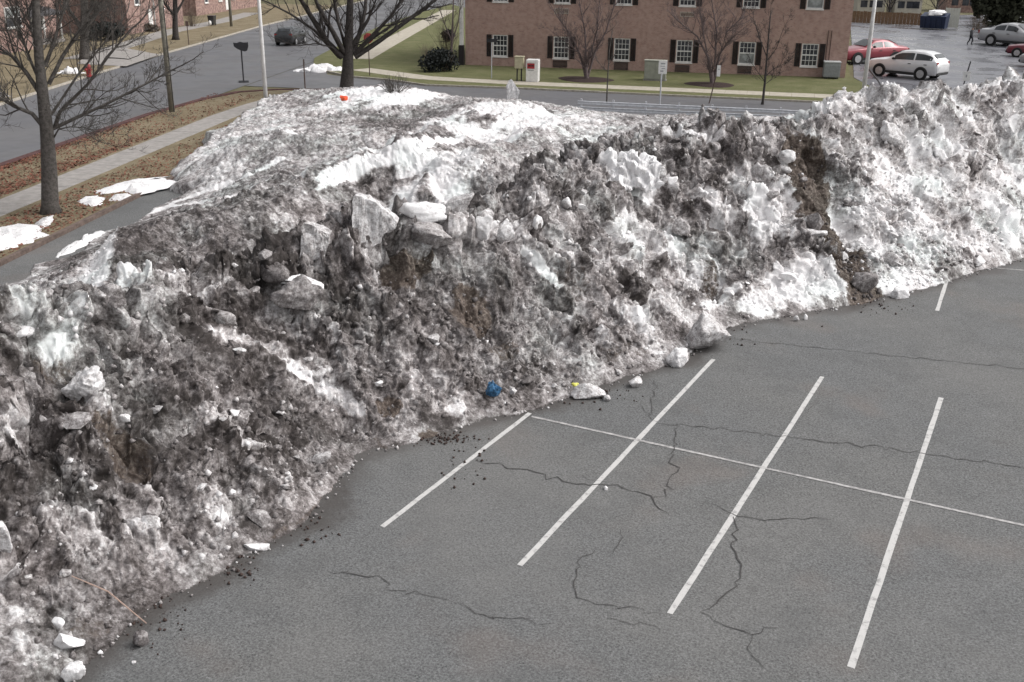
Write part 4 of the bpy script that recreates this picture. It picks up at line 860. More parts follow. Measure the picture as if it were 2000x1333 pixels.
# ---- things on the lawn before the block
def on(px, py, z=.10): return at(px, py, z)
def yaw_to_cam(p): d = (CAM-np.asarray(p))[:2]; return math.atan2(d[1], d[0])+math.pi/2      # local -Y faces the camera
def rootat(name, px, py, rz=None, z=.10):
    p = on(px, py, z); return empty(name, p, BRZ if rz is None else rz), px_m(p)
def bevbox(a, b, r=.03):
    import bmesh
    bm = bmesh.new(); bmesh.ops.create_cube(bm, size=1); s = np.array(b)-np.array(a); c = (np.array(a)+np.array(b))/2
    for v in bm.verts: v.co = Vector(np.array(v.co)*s+c)
    bmesh.ops.bevel(bm, geom=bm.edges[:], offset=r, segments=2, affect='EDGES'); me = bpy.data.meshes.new('m'); bm.to_mesh(me); bm.free(); return me
e, k = rootat('utility_cabinet', 1279, 157); tag(e, 'grey-green metal utility cabinet on the lawn behind the white sign', 'cabinet')
w = 42/k/2; h = 37/k; link_mesh('body', bevbox((-w,-.35,.06),(w,.35,h)), M['cab'], e); mm = MB(); mm.box((-w-.04,-.39,h),(w+.04,.39,h+.05)); mm.build('lid', M['cab'], e)
for x in (-w/2, w/2): mm = MB(); mm.box((x-w/2+.04,-.375,.14),(x+w/2-.04,-.351,h-.08)); mm.build('door', M['cab'], e)
mm = MB(); mm.box((-w-.06,-.42,-.05),(w+.06,.42,.058)); mm.build('plinth', M['concrete'], e)
e, k = rootat('air_conditioner', 1622, 153); tag(e, 'grey outdoor air conditioning unit at the right corner of the brick block', 'air conditioner')
w = .62; h = 30/k; link_mesh('body', bevbox((-w,-w,.12),(w,w,h)), M['hvac'], e); link_mesh('top_cover', bevbox((-w-.03,-w-.03,h+.002),(w+.03,w+.03,h+.09)), M['hvac_top'], e)
for i in range(9): mm = MB(); z = .2+i*(h-.35)/9; mm.box((-w+.06,-w-.02,z),(w-.06,-w-.001,z+.05)); mm.build('slat', M['hvac'], e)
for x in (-.4, .4): mm = MB(); mm.box((x-.12,-.5,-.02),(x+.12,.5,.118)); mm.build('foot', M['post_dark'], e)
e, k = rootat('donation_box', 1040.5, 159.5); tag(e, 'white drop box with a red square on its front at the cross street pavement', 'drop box')
w = 24/k/2; h = 42/k; link_mesh('body', bevbox((-w,-.4,.0),(w,.4,h)), M['white'], e); mm = MB(); mm.box((-w*.78,-.416,h*.60),(w*.42,-.402,h*.84)); mm.build('red_panel', M['red'], e)
mm = MB(); mm.box((-w*.80,-.43,h*.89),(w*.80,-.402,h*.95)); mm.build('slot_flap', M['white'], e)
for i, (x0, x1) in enumerate([(-.66, -.5), (-.44, -.2), (-.12, .05), (.1, .28)]): mm = MB(); mm.box((x0*w,-.412,h*.52),(x1*w,-.402,h*.545)); mm.build('printed_mark', M['post_dark'], e)
mm = MB(); mm.box((-w*.62,-.42,h*.70),(-w*.2,-.417,h*.76)); mm.box((-w*.1,-.42,h*.70),(w*.3,-.417,h*.76)); mm.build('printed_emblem', M['shutter'], e)
e, k = rootat('parcel_box', 1014, 158.5); tag(e, 'beige box on a dark stand just left of the white drop box', 'box')
w = 17/k/2; link_mesh('body', bevbox((-w,-.25,24/k),(w,.25,45/k)), M['beige'], e); mm = MB(); mm.tube([(-w*.5,0,-.05),(-w*.5,0,24/k)], .05, 6); mm.build('stand_leg', M['post_dark'], e); mm = MB(); mm.tube([(w*.5,0,-.05),(w*.5,0,24/k)], .05, 6); mm.build('stand_leg', M['post_dark'], e); mm = MB(); mm.box((-w-.03,-.28,45/k+.001),(w+.03,.28,45/k+.07)); mm.build('lid', M['beige'], e)
def mulch(px, py, rx, ry, label):
    c = on(px, py); m = MB(); n = 28; a = np.linspace(0, 2*math.pi, n, endpoint=False); R = (on(px+rx, py)-c)[:2]; R = np.linalg.norm(R)
    V = []
    for s, z in ((1, .0), (.85, .07), (.5, .12), (.2, .15)):
        for t in a: q = R*s*(1+.08*math.sin(3*t+px)); V.append((q*math.cos(t), q*math.sin(t)*.8, z))
    F = [(r*n+i, r*n+(i+1) % n, (r+1)*n+(i+1) % n, (r+1)*n+i) for r in range(3) for i in range(n)]+[tuple(range(3*n, 4*n))]
    m.add(V, F); o = m.build('mulch_bed', M['mulch'], None, True); o.location = c+np.array([0, 0, .003]); return tag(o, label, 'mulch bed', 'mulch beds under the lawn trees')
mulch(1143, 156, 55, 8, 'dark mulch bed under the tree right of the drop box'); mulch(1387, 166, 48, 8, 'dark mulch bed under the tree right of the utility cabinet')
# ---- posts, poles and signs
def pole(name, px, py, top, r, mat, label, cat, z=.1, n=10, tap=.7, grp=None, parts=()):
    p = at(px, py, z); e = empty(name, p); m = MB(); m.tube([(0,0,-.1),(0,0,top*.5),(0,0,top)], [r, r*(1+tap)/2, r*tap], n); m.build('pole', M[mat], e, True); tag(e, label, cat, grp); return e, p
e, p = pole('lamp_post', 521, 217, 9.5, .13, 'pole_white', 'white lamp post at the street corner behind the snow field', 'lamp post', .1, 10, .65)
m = MB(); m.box((-.22,-.22,-.1),(.22,.22,.05)); m.build('base_plate', M['concrete'], e); m = MB(); m.tube([(0,0,9.3),(.8,.2,9.6),(1.6,.4,9.65)], .05, 6); m.build('arm', M['pole_white'], e); link_mesh('lamp_head', bevbox((1.5,.25,9.58),(2.2,.6,9.75)), M['pole_white'], e)
e, p = pole('lamp_post', 1684, 199, 9.5, .15, 'pole_white', 'white lamp post right of the brick block beside the silver car', 'lamp post', .02, 10, .65)
m = MB(); m.box((-.25,-.25,-.1),(.25,.25,.05)); m.build('base_plate', M['concrete'], e); m = MB(); m.tube([(0,0,9.3),(-.8,-.2,9.6),(-1.6,-.4,9.65)], .05, 6); m.build('arm', M['pole_white'], e); link_mesh('lamp_head', bevbox((-2.2,-.6,9.58),(-1.5,-.25,9.75)), M['pole_white'], e)
e, p = pole('utility_pole', 336, 219, 10.5, .17, 'pole_wood', 'weathered grey-green utility pole on the verge by the side street', 'pole', .1, 10, .75)
m = MB(); m.box((-.9,-.05,9.6),(.9,.05,9.72)); m.build('cross_arm', M['pole_wood'], e); m = MB(); m.tube([(.18,0,0),(.17,0,6)], .02, 5); m.build('ground_wire', M['post_dark'], e)
e, p = pole('utility_pole', 452, 52, 9, .17, 'pole_wood', 'grey pole far up the side street beyond the dark street sign', 'pole', .1, 8, .8); m = MB(); m.box((-.8,-.05,8.2),(.8,.05,8.3)); m.build('cross_arm', M['pole_wood'], e)
e, p = pole('utility_pole', 305, 62, 8, .09, 'pole_white', 'thin pale pole behind the weathered utility pole', 'pole', .1, 8, .8); m = MB(); m.box((-.3,-.05,7.6),(.3,.05,7.7)); m.build('cross_arm', M['pole_wood'], e)
def sign(name, px, py, post_top, r, pmat, label, board, bmat, marks=(), z=.1, lean=(0, 0), cat='sign', rz=None, bparts=None):
    p = at(px, py, z); e = empty(name, p, yaw_to_cam(p) if rz is None else rz); m = MB(); m.tube([(0,0,-.1),(lean[0]*.5,lean[1]*.5,post_top*.5),(lean[0],lean[1],post_top)], r, 8); m.build('post', M[pmat], e); tag(e, label, cat)
    if board: x0, x1, z0, z1 = board; link_mesh('board', bevbox((x0,-r-.035,z0),(x1,-r-.005,z1), .008), M[bmat], e)
    for x0, x1, z0, z1, mt in marks: m = MB(); m.box((x0,-r-.041,z0),(x1,-r-.036,z1)); m.build('printed_mark', M[mt], e)
    return e, px_m(p)
k = 30.5
sign('street_sign', 1288.5, 206, 82/k, .045, 'galv', 'white rectangular sign on a grey post standing at the guard rail', (-.22, .32, 60/k, 85/k), 'white', [(-.08,.2,2.56,2.64,'hvac'),(-.1,.18,2.42,2.46,'hvac'),(-.02,.2,2.28,2.33,'hvac'),(-.1,.1,2.10,2.18,'hvac')], .02)
sign('street_sign', 1384.5, 202, 73/k, .035, 'post_brown', 'small narrow white sign on a dark leaning post right of the guard rail sign', (.35, .58, 1.72, 2.42), 'white', [(.42,.52,2.15,2.2,'hvac')], .02, lean=(.45, 0))
e, k2 = sign('street_sign', 960, 153, 2.9, .035, 'galv', 'street name sign with two dark blades before the leftmost windows', (-.38, .42, 2.62, 2.86), 'post_dark'); link_mesh('blade', bevbox((-.02,-.4,2.88),(.01,.4,3.08), .006), M['post_dark'], e)
e, k2 = sign('street_sign', 476, 160, 2.2, .05, 'post_dark', 'dark lobed sign on a thin dark post in the side street', None, None, z=.02, cat='sign')
m = MB(); P = [(-.52,2.75),(-.3,2.72),(-.05,2.8),(.2,2.74),(.5,2.76),(.52,2.5),(.42,2.2),(.25,2.12),(-.05,2.2),(-.35,2.36),(-.5,2.5)]; n = len(P); m.add([(x,-.09,z) for x, z in P]+[(x,-.05,z) for x, z in P], [tuple(range(n))[::-1], tuple(range(n, 2*n))]+[(i,(i+1)%n,n+(i+1)%n,n+i) for i in range(n)]); m.build('board', M['post_dark'], e); m = MB(); m.box((-.35,-.35,-.02),(.35,.35,.06)); m.build('base', M['post_dark'], e)
sign('sign_post', 597, 190, 2.3, .04, 'post_brown', 'thin rusty sign post at the bend of the pavement', (-.04, .04, 1.5, 2.4), 'post_brown', z=.1)
sign('sign_post', 369, 88, 2.2, .04, 'post_brown', 'thin brown post on the far grass right of the dark tree', (-.15, .15, 1.75, 2.2), 'post_brown', z=.1)
e, k2 = sign('stop_sign', 722, 148, 2.9, .035, 'post_brown', 'back of a red-brown stop sign right of the big forked tree', None, None, z=.1)
m = MB(); a = np.arange(8)*math.pi/4+math.pi/8; V = [(.38*math.cos(t),-.06,2.75+.38*math.sin(t)) for t in a]+[(.38*math.cos(t),-.045,2.75+.38*math.sin(t)) for t in a]; m.add(V, [tuple(range(8)), tuple(range(15, 7, -1))]+[(i,8+i,8+(i+1)%8,(i+1)%8) for i in range(8)]); m.build('plate', M['red_paint'], e)
sign('street_sign', 1877, 182, 2.2, .045, 'post_dark', 'small white sign on a dark post in the back parking lot behind the white bank', (-.06, .42, .85, 1.5), 'white', [(.13,.22,1.1,1.28,'hvac')], .02, lean=(.3, 0))
a, b = at(1732, 186, .1), at(1697, 150, .1); s = MB(); s.tube([a, a*.5+b*.5+np.array([0,0,.35]), b+np.array([0,0,.5])], [.05, .06, .1], 6); tag(s.build('fallen_post', M['post_dark']), 'dark bent post leaning low beside the right lamp post', 'post')
# ---- guard rail
gA, gB = at(1128, 222.5, .02), at(1640, 246.5, .02); e = empty('guard_rail', gA, math.atan2((gB-gA)[1], (gB-gA)[0])); tag(e, 'grey two-rail steel guard rail behind the snow field', 'guard rail'); GL = float(np.linalg.norm((gB-gA)[:2]))
for z in (.34, .68):
    m = MB(); pr = [(-.05,-.14),(-.085,-.10),(-.05,-.04),(-.05,.04),(-.085,.10),(-.05,.14)]; V = [(x, y, z+q*.78) for x in (0, GL+6) for y, q in pr]; m.add(V, [(i,i+1,7+i,6+i) for i in range(5)]); m.build('rail', M['galv'], e)
for i in range(int((GL+6)/1.95)+1): m = MB(); x = .2+i*1.95; m.box((x-.05,-.045,-.05),(x+.05,.07,.9)); m.build('post', M['galv'], e)
# ---- hydrant, bin
e, k = rootat('fire_hydrant', 174, 149, 0, .1); tag(e, 'red fire hydrant beside a snow heap at the far kerb', 'hydrant')
m = MB(); m.tube([(0,0,-.05),(0,0,.06),(0,0,.07),(0,0,.62),(0,0,.64),(0,0,.68)], [.24,.24,.17,.17,.23,.23], 12); m.build('barrel', M['red_paint'], e, False); m = MB(); m.tube([(0,0,.681),(0,0,.8),(0,0,.88),(0,0,.95)], [.19,.15,.07,.05], 12); m.build('bonnet', M['red_paint'], e)
for dx, dy in ((1,0),(-1,0),(0,-1)): m = MB(); m.tube([(dx*.14,dy*.14,.48),(dx*.3,dy*.3,.48)], .09, 8); m.build('nozzle', M['red_paint'], e)
e, k = rootat('rubbish_bin', 415, 50, .3, .1); tag(e, 'dark wheeled bin with a pale bag in front, far up the side street', 'bin')
m = MB(); m.add([(-.3,-.3,.08),(.3,-.3,.08),(.3,.3,.08),(-.3,.3,.08),(-.38,-.38,1.05),(.38,-.38,1.05),(.38,.38,1.05),(-.38,.38,1.05)], [(0,3,2,1),(4,5,6,7),(0,1,5,4),(1,2,6,5),(2,3,7,6),(3,0,4,7)]); m.build('body', M['car_black'], e); link_mesh('lid', bevbox((-.42,-.42,1.051),(.42,.42,1.14)), M['car_black'], e)
for x in (-.25, .25): m = MB(); m.tube([(x-.05,.33,.12),(x+.05,.33,.12)], .12, 10); m.build('wheel', M['tyre'], e)
me = rough_lump('bag', 77, (.5,.4,.6), 3, .2); o = link_mesh('bag', me, M['white'], e, True); o.location = (-.1,-.55,.3)
# ---------------------------------------------------------------- bare trees
class Twigs:
    """many thin tapering tubes, built in one go"""
    def __init__(s): s.by = {}
    def tube(s, pts, rad, n, cap=False): s.by.setdefault((len(pts), n), []).append((np.array(pts), np.array(rad)))
    def build(s, name, mat, parent):
        VV, FF, k0 = [], [], 0
        for (k, n), L in s.by.items():
            P = np.stack([a for a, _ in L]); Rr = np.stack([b for _, b in L]); D = np.gradient(P, axis=1); D /= np.linalg.norm(D, axis=2, keepdims=True)+1e-9
            ref = np.where(np.abs(D[..., 2:3]) < .9, np.array([0, 0, 1.0]), np.array([1.0, 0, 0])); A = np.cross(D, ref); A /= np.linalg.norm(A, axis=2, keepdims=True); B_ = np.cross(D, A)
            t = np.arange(n)*2*math.pi/n; V = P[:, :, None]+Rr[:, :, None, None]*(A[:, :, None]*np.cos(t)[None, None, :, None]+B_[:, :, None]*np.sin(t)[None, None, :, None])
            i, j = np.meshgrid(np.arange(k-1), np.arange(n), indexing='ij'); f = np.stack([i*n+j, i*n+(j+1) % n, (i+1)*n+(j+1) % n, (i+1)*n+j], -1).reshape(-1, 4)
            FF.append((f[None]+(np.arange(len(L))*k*n)[:, None, None]+k0).reshape(-1, 4)); VV.append(V.reshape(-1, 3)); k0 += len(L)*k*n
        return link_mesh(name, npmesh(name, np.concatenate(VV), np.concatenate(FF)), mat, parent)
def tube_arr(mb, pts, rad, n): mb.tube(pts, rad, n, False)
def unit(v): return v/(np.linalg.norm(v)+1e-9)
def grow(mb, p, d, L, r, lvl, mx, R, up=.12, tw=1.0):
    n = 4 if lvl < mx else 3; pts = [p]; rad = [r]; d = unit(d)
    for i in range(n):
        d = unit(d+R.normal(0, .16, 3)+np.array([0, 0, up])); p = p+d*L/n; pts.append(p); rad.append(r*(1-.62*(i+1)/n))
    tube_arr(mb, pts, rad, 5 if lvl <= 1 else 3)
    if lvl < mx:
        for _ in range(int(R.integers(3, 6)*tw)):
            t = R.uniform(.2, 1.0); k = min(int(t*n), n-1); q = pts[k]+(pts[k+1]-pts[k])*(t*n-k); dd = unit(pts[k+1]-pts[k]); s = unit(np.cross(dd, R.normal(size=3))); a = R.uniform(.45, .95)
            grow(mb, q, dd*math.cos(a)+s*math.sin(a), L*R.uniform(.42, .68)*(1-.25*t), max(r*(1-.62*t)*R.uniform(.4, .6), .006), lvl+1, mx, R, up, tw)
def tree(label, base_px, limbs, trunk, mat, seed, twig_len=1.6, mx=2, z=.1, per=7, up=.12, depth=.25, name='tree', rmin=.0):
    """limbs and trunk: lists of ((px, py), ..., radius); each limb gets its own lean towards or away from the viewer"""
    R = np.random.default_rng(seed); b = at(*base_px, z); hd = float(np.linalg.norm((b-CAM)[:2])); e = empty(name, b); tag(e, label, 'tree')
    def pl(pts, lean):
        out = []
        for i, q in enumerate(pts): w = at_dist(q[0], q[1], hd+lean*i); out.append(w-b)
        return out
    m = MB(); tp, r0, r1 = trunk; P = pl(tp, 0); P[0] = np.array([0, 0, -.15]); rr_ = [r0*1.45]+list(np.linspace(r0, r1, len(P)-1)); m.tube(P, rr_, 12); m.build('trunk', M[mat], e, True)
    c = Twigs()
    def twigs(Q, ra, per):
        for _ in range(per):
            k = R.integers(max(0, len(Q)//3), len(Q)-1) if len(Q) > 3 else R.integers(0, len(Q)-1); t = R.random(); q = Q[k]+(Q[k+1]-Q[k])*t; dd = unit(Q[k+1]-Q[k]); s = unit(np.cross(dd, R.normal(size=3))); a = R.uniform(.4, 1.0)
            grow(c, q, dd*math.cos(a)+s*math.sin(a), twig_len*R.uniform(.6, 1.25), max(.012, ra*(1-.55*(k+t)/len(Q))*.42), 0, mx, R, up)
        grow(c, Q[-1], unit(Q[-1]-Q[-2]), twig_len*1.2, ra*.42, 0, mx, R, up)
    for L in limbs:
        pts, ra = L[0], L[1]; Q = pl(pts, R.uniform(-depth, depth)*2.0); Q = [q+R.normal(0, .04, 3) if i else q for i, q in enumerate(Q)]
        c.tube(Q, list(np.linspace(ra, ra*.4, len(Q))), 6, False); twigs(Q, ra, per)
    if len(P) > 3: twigs(P[2:], r1, per)
    c.build('crown', M[mat], e); return e
tree('nearest bare tree, grey trunk on the verge at the left', (99, 416), [([(103,252),(150,226),(200,205),(270,172),(312,148)],.075),([(107,250),(118,215),(170,165),(210,110),(255,60)],.08),([(88,252),(60,222),(30,205),(0,193),(-40,180)],.09),([(86,195),(50,142),(20,110),(-15,85)],.09),([(82,170),(58,120),(38,60),(20,0)],.07),([(95,165),(128,112),(160,52),(188,-5)],.08),([(88,130),(106,72),(130,18),(150,-40)],.07),([(106,268),(115,252),(135,246),(166,253)],.035),([(80,110),(60,60),(52,0)],.06),([(100,225),(150,150),(200,90),(240,40)],.05)],
     ([(99,416),(98,400),(96,330),(92,262),(84,190),(76,110),(70,10),(64,-130)], .31, .09), 'bark', 1, 1.55, 3, .1, 15)
tree('big bare tree with low forking limbs at the far end of the snow field', (677, 182), [([(668,112),(640,80),(610,40),(582,-8),(560,-60)],.23),([(672,104),(650,62),(622,12),(600,-40)],.2),([(690,104),(702,62),(712,20),(716,-40)],.2),([(693,112),(740,80),(800,40),(850,0),(885,-28)],.2),([(692,106),(728,70),(762,30),(800,-22)],.17),([(665,110),(650,92),(620,86),(590,89)],.07),([(686,92),(718,42),(738,-12)],.15),([(676,96),(662,42),(650,-22)],.16),([(662,112),(615,60),(570,30),(530,10)],.12),([(694,100),(760,55),(830,20)],.10)],
     ([(677,182),(677,170),(679,140),(680,112),(682,60),(684,0),(685,-70)], .47, .14), 'bark_dark', 2, 1.8, 3, .05, 8, .1, .5)
tree('dark bare tree on the far grass up the side street', (343, 78), [([(341,30),(325,10),(310,-20)],.15),([(345,25),(355,5),(370,-25)],.15),([(343,35),(330,22),(318,12)],.06)], ([(343,78),(343,70),(342,50),(342,20),(342,-40)], .32, .2), 'bark_dark', 3, 1.8, 3, .1, 5)
tree('thick grey tree trunk across the side street behind the hydrant', (166, 116), [([(164,60),(140,30),(120,-10)],.2),([(168,55),(190,25),(215,-5)],.2),([(166,40),(180,10),(190,-30)],.15)], ([(166,116),(166,108),(165,80),(165,40),(164,-40)], .42, .26), 'bark', 4, 2.0, 3, .1, 6)
tree('red-twigged many-stemmed tree on the lawn right of the drop box', (1146, 157), [([(1144,150),(1136,112),(1116,72),(1094,42)],.10),([(1148,150),(1161,100),(1184,60),(1200,5)],.10),([(1145,122),(1141,62),(1130,2)],.08),([(1152,112),(1166,60),(1170,0)],.07),([(1134,106),(1112,86),(1092,78)],.05)], ([(1146,157),(1146,154),(1145,140),(1145,125)], .16, .12), 'bark_red', 5, 1.3, 3, .1, 14, .16, .12)
tree('red-twigged many-stemmed tree on the lawn right of the utility cabinet', (1391, 167), [([(1389,160),(1382,112),(1360,72),(1330,48)],.10),([(1394,158),(1403,112),(1420,62),(1450,36)],.10),([(1396,130),(1400,62),(1390,0)],.08),([(1404,110),(1420,80),(1440,66)],.06),([(1381,104),(1372,60),(1365,10)],.06)], ([(1391,167),(1391,164),(1391,155),(1391,140)], .16, .12), 'bark_red', 6, 1.3, 3, .1, 14, .16, .12)
tree('slender bare tree at the near edge of the cross street before the brick block', (1489, 204), [([(1494,160),(1480,140),(1468,122)],.03),([(1495,150),(1512,132),(1526,126)],.03),([(1497,120),(1515,95),(1530,60)],.035),([(1497,110),(1486,80),(1476,40)],.035),([(1494,165),(1505,158),(1516,150)],.02)], ([(1489,204),(1490,198),(1494,160),(1498,110),(1502,60),(1506,20)], .085, .03), 'bark_dark', 7, .9, 3, .02, 5, .14, .1)
tree('thin sapling behind the guard rail, right of the red-twigged tree', (1184, 205), [([(1186,140),(1176,128),(1170,118)],.02),([(1187,130),(1200,110),(1208,80)],.025)], ([(1184,205),(1185,198),(1187,150),(1190,100),(1196,60)], .05, .02), 'bark', 8, .8, 1, .02, 5, .14, .1)
tree('bare tree by the white corner column of the brick block', (882, 128), [([(882,80),(870,50),(858,20)],.06),([(884,80),(895,40),(900,0)],.06)], ([(882,128),(882,122),(882,95),(884,50),(886,-10)], .11, .05), 'bark_red', 9, 1.2, 2, .1, 5, .12, .1)
# ---- shrubs and hedges: stems carrying many small leaf faces
def shrub(name, px, py, rx, ry_, h, mat, label, n=900, leaf=.09, seed=1, cat='shrub', z=.1, boxy=False, lobes=6):
    R = np.random.default_rng(seed); b = at(px, py, z); e = empty(name, b, yaw_to_cam(b)); tag(e, label, cat); k = px_m(b); RX = rx/k; RY = ry_
    cs = R.uniform(-.6, .6, (lobes, 3)); cs[:, 2] = R.uniform(.3, .72, lobes); cs[0] = (0, 0, .5); P = []
    while len(P) < n:
        c = cs[R.integers(lobes)]; v = R.normal(size=3); v = unit(v)*R.random()**.4
        q = np.array([(c[0]+v[0]*.5)*RX, (c[1]+v[1]*.5)*RY, (c[2]+v[2]*(.42 if not boxy else .5))*h])
        if boxy: q = np.array([R.uniform(-1, 1)*RX, R.uniform(-1, 1)*RY, R.random()*h*(1+.12*math.sin(q[0]*3))])
        if q[2] > .03: P.append(q)
    P = np.array(P); d = R.normal(size=(n, 3)); d /= np.linalg.norm(d, axis=1)[:, None]; a = np.cross(d, R.normal(size=(n, 3))); a /= np.linalg.norm(a, axis=1)[:, None]; c = np.cross(d, a); s = leaf*R.uniform(.6, 1.4, (n, 1))
    V = np.stack([P-a*s-c*s*.5, P+a*s-c*s*.5, P+a*s*.7+c*s, P-a*s*.7+c*s], 1).reshape(-1, 3)
    me = npmesh('foliage', V, np.arange(4*n).reshape(-1, 4)); link_mesh('foliage', me, M[mat], e)
    m = MB()
    for _ in range(10): x, y = R.uniform(-.4, .4)*RX, R.uniform(-.4, .4)*RY; m.tube([(x*.4,y*.4,-.05),(x,y,h*.45),(x*1.5,y*1.5,h*.9)], [.03,.02,.006], 4, False)
    m.build('stems', M['twig'], e); return e
def twiggy(name, px, py, rx, h, label, n=60, seed=1, mat='twig', z=.1, cat='shrub'):
    R = np.random.default_rng(seed); b = at(px, py, z); e = empty(name, b); tag(e, label, cat); k = px_m(b); m = Twigs(); m2 = Twigs()
    for i in range(n):
        x, y = R.normal(0, .35, 2)*rx/k; p0 = np.array([x*.35, y*.35, -.03]); grow(m if i % 2 else m2, p0, np.array([x, y, h*.9]), h*R.uniform(.6, 1.0), .014, 1, 2, R, .05)
    m.build('stems', M[mat], e); m2.build('twigs', M[mat], e); return e
shrub('hedge', 864, 140, 50, 1.1, 1.7, 'hedge', 'dark clipped hedge at the left corner of the brick block', 2600, .08, 2, 'hedge', boxy=False, lobes=9)
twiggy('grass_clump', 838, 134, 14, 1.9, 'tall pale ornamental grass beside the dark hedge', 50, 3)
shrub('shrub', 876, 82, 14, .8, 1.2, 'hedge', 'small round dark shrub up the lawn behind the hedge', 700, .09, 4)
shrub('evergreen_shrub', 262, 62, 22, 1.4, 3.2, 'hedge', 'tall dark evergreen shrub at the corner of the far brick house', 1800, .14, 5)
shrub('shrub', 210, 78, 40, 1.6, 1.8, 'hedge', 'wide dark shrub before the far brick houses', 1800, .12, 6, lobes=8)
shrub('shrub', 300, 62, 24, .8, .8, 'twig', 'low brown clipped shrub before the second far house', 900, .09, 7)
twiggy('bare_bush', 105, 92, 40, 2.0, 'tangled bare bush before the nearest far house', 70, 8, 'bark')
twiggy('bare_bush', 375, 52, 26, 2.2, 'pale bare bush between the dark tree and the bin', 50, 9)
_b = hit(772, 180); twiggy('brush_pile', 772, 180, 44, .95, 'heap of dry twigs at the far edge of the snow field', 70, 10, 'bark', float(_b[2])-.05, 'brush pile'); twiggy('bare_bush', 872, 118, 22, 3.4, 'tall bare bush between the dark hedge and the corner column', 40, 33, 'twig')
# ---------------------------------------------------------------- far houses across the side street
def house(label, s0, s1, o0, depth, h, seed, wins_, roofh=2.6, wallm='brick_far', porch=None, door=None):
    """stands along the side street; local x runs up the street, local y away from it"""
    p = st(o0, s0, .1); e = empty('house', p, math.atan2(D2[1], D2[0])); tag(e, label, 'house'); L = s1-s0
    m = MB(); m.add([(0,0,-.15),(L,0,-.15),(L,depth,-.15),(0,depth,-.15),(0,0,h),(L,0,h),(L,depth,h),(0,depth,h)], [(0,1,5,4),(1,2,6,5),(2,3,7,6),(3,0,4,7)]); m.add([(0,0,h),(0,depth,h),(0,depth/2,h+roofh-.1),(L,0,h),(L,depth,h),(L,depth/2,h+roofh-.1)], [(0,2,1),(3,4,5)]); m.build('wall', M[wallm], e)
    m = MB(); m.add([(-.4,-.5,h-.12),(L+.4,-.5,h-.12),(L+.4,depth/2,h+roofh),(-.4,depth/2,h+roofh),(-.4,depth+.5,h-.12),(L+.4,depth+.5,h-.12)], [(0,1,2,3),(3,2,5,4)]); m.build('roof', M['roof'], e)
    m = MB(); m.box((-.4,-.62,h-.26),(L+.4,-.5,h-.10)); m.build('gutter', M['white'], e)
    for x, z, w, hh, pale in wins_:
        f = empty('window', (x, 0, z)); f.parent = e; m = MB(); m.box((0,-.07,0),(.09,-.004,hh)); m.box((w-.09,-.07,0),(w,-.004,hh)); m.box((.09,-.07,hh-.09),(w-.09,-.004,hh)); m.box((.09,-.07,0),(w-.09,-.004,.09)); m.box((.09,-.06,hh*.5-.035),(w-.09,-.004,hh*.5+.035)); m.build('frame', M['white'], f)
        for z0, z1 in ((.09, hh*.5-.035), (hh*.5+.035, hh-.09)): m = MB(); m.add([(.09,-.03,z0),(w-.09,-.03,z0),(w-.09,-.03,z1),(.09,-.03,z1)], [(0,1,2,3)]); m.build('pane', M['glass_pale' if pale and z0 > .2 else 'glass'], f)
        m = MB(); m.box((-.08,-.14,-.1),(w+.08,-.002,-.004)); m.build('sill', M['white'], f)
    if door:
        f = empty('door', (door, 0, .2)); f.parent = e; m = MB(); m.box((0,-.06,0),(1.0,-.004,2.1)); m.build('leaf', M['white'], f); m = MB(); m.box((.84,-.1,.95),(.92,-.062,1.05)); m.build('handle', M['post_dark'], f)
    if porch:
        x0, x1 = porch; m = MB(); m.box((x0,-2.2,-.1),(x1,-.01,.25)); m.build('porch_floor', M['concrete'], e)
        for x in (x0+.15, (x0+x1)/2, x1-.15): m = MB(); m.tube([(x,-2.0,.25),(x,-2.0,2.75)], .09, 8); m.build('porch_column', M['white'], e)
        m = MB(); m.add([(x0-.2,-2.5,2.75),(x1+.2,-2.5,2.75),(x1+.2,-.01,3.3),(x0-.2,-.01,3.3),(x0-.2,-2.5,2.6),(x1+.2,-2.5,2.6),(x1+.2,-.01,2.6),(x0-.2,-.01,2.6)], [(0,1,2,3),(4,7,6,5),(0,4,5,1),(1,5,6,2),(0,3,7,4)]); m.build('porch_roof', M['roof'], e)
    return e
def hp(px, py, o0, s0):
    """where a sight line meets the front of a far house: distance along it and height"""
    d = ray(px, py); t = (o0-CAM[:2]@N2)/(d[:2]@N2); p = CAM+t*d; return float(p[:2]@D2)-s0, float(p[2])-.1
O1 = 53.0; x0, z0 = hp(12, 56, O1, 60); x1, z1 = hp(36, 12, O1, 60)
xe = hp(60, 60, O1, 60)[0]; xb, zb = hp(96, 36, O1+1.2, 60); xb2, _ = hp(132, 36, O1+1.2, 60)
house('nearest far brick house, its white window at the top left corner', 50, 60+xe, O1, 9, 5.4, 1, [(10+x0, z0, x1-x0, z1-z0, True)], door=4.0)
house('recessed brick house with a white porch beyond the nearest far house', 60+xe+.6, 60+xe+11, O1+3.5, 8, 5.0, 2, [(2.6, 1.2, 2.4, 1.5, True), (6.5, 1.2, 1.4, 1.5, False)], porch=(1.0, 7.5), door=5.4)
s2 = hp(268, 60, 52, 0)[0]; s3 = hp(372, 40, 52, 0)[0]
house('plain brick gabled house behind the dark bare tree', s2-2, s3-2, 52, 9, 5.2, 3, [(2.0, 2.9, 1.1, 1.4, False), (8.0, 2.2, 1.1, 1.4, True)], 3.0, 'brick_far', door=5.0)
s4 = hp(385, 40, 57, 0)[0]; s5 = hp(505, 20, 57, 0)[0]
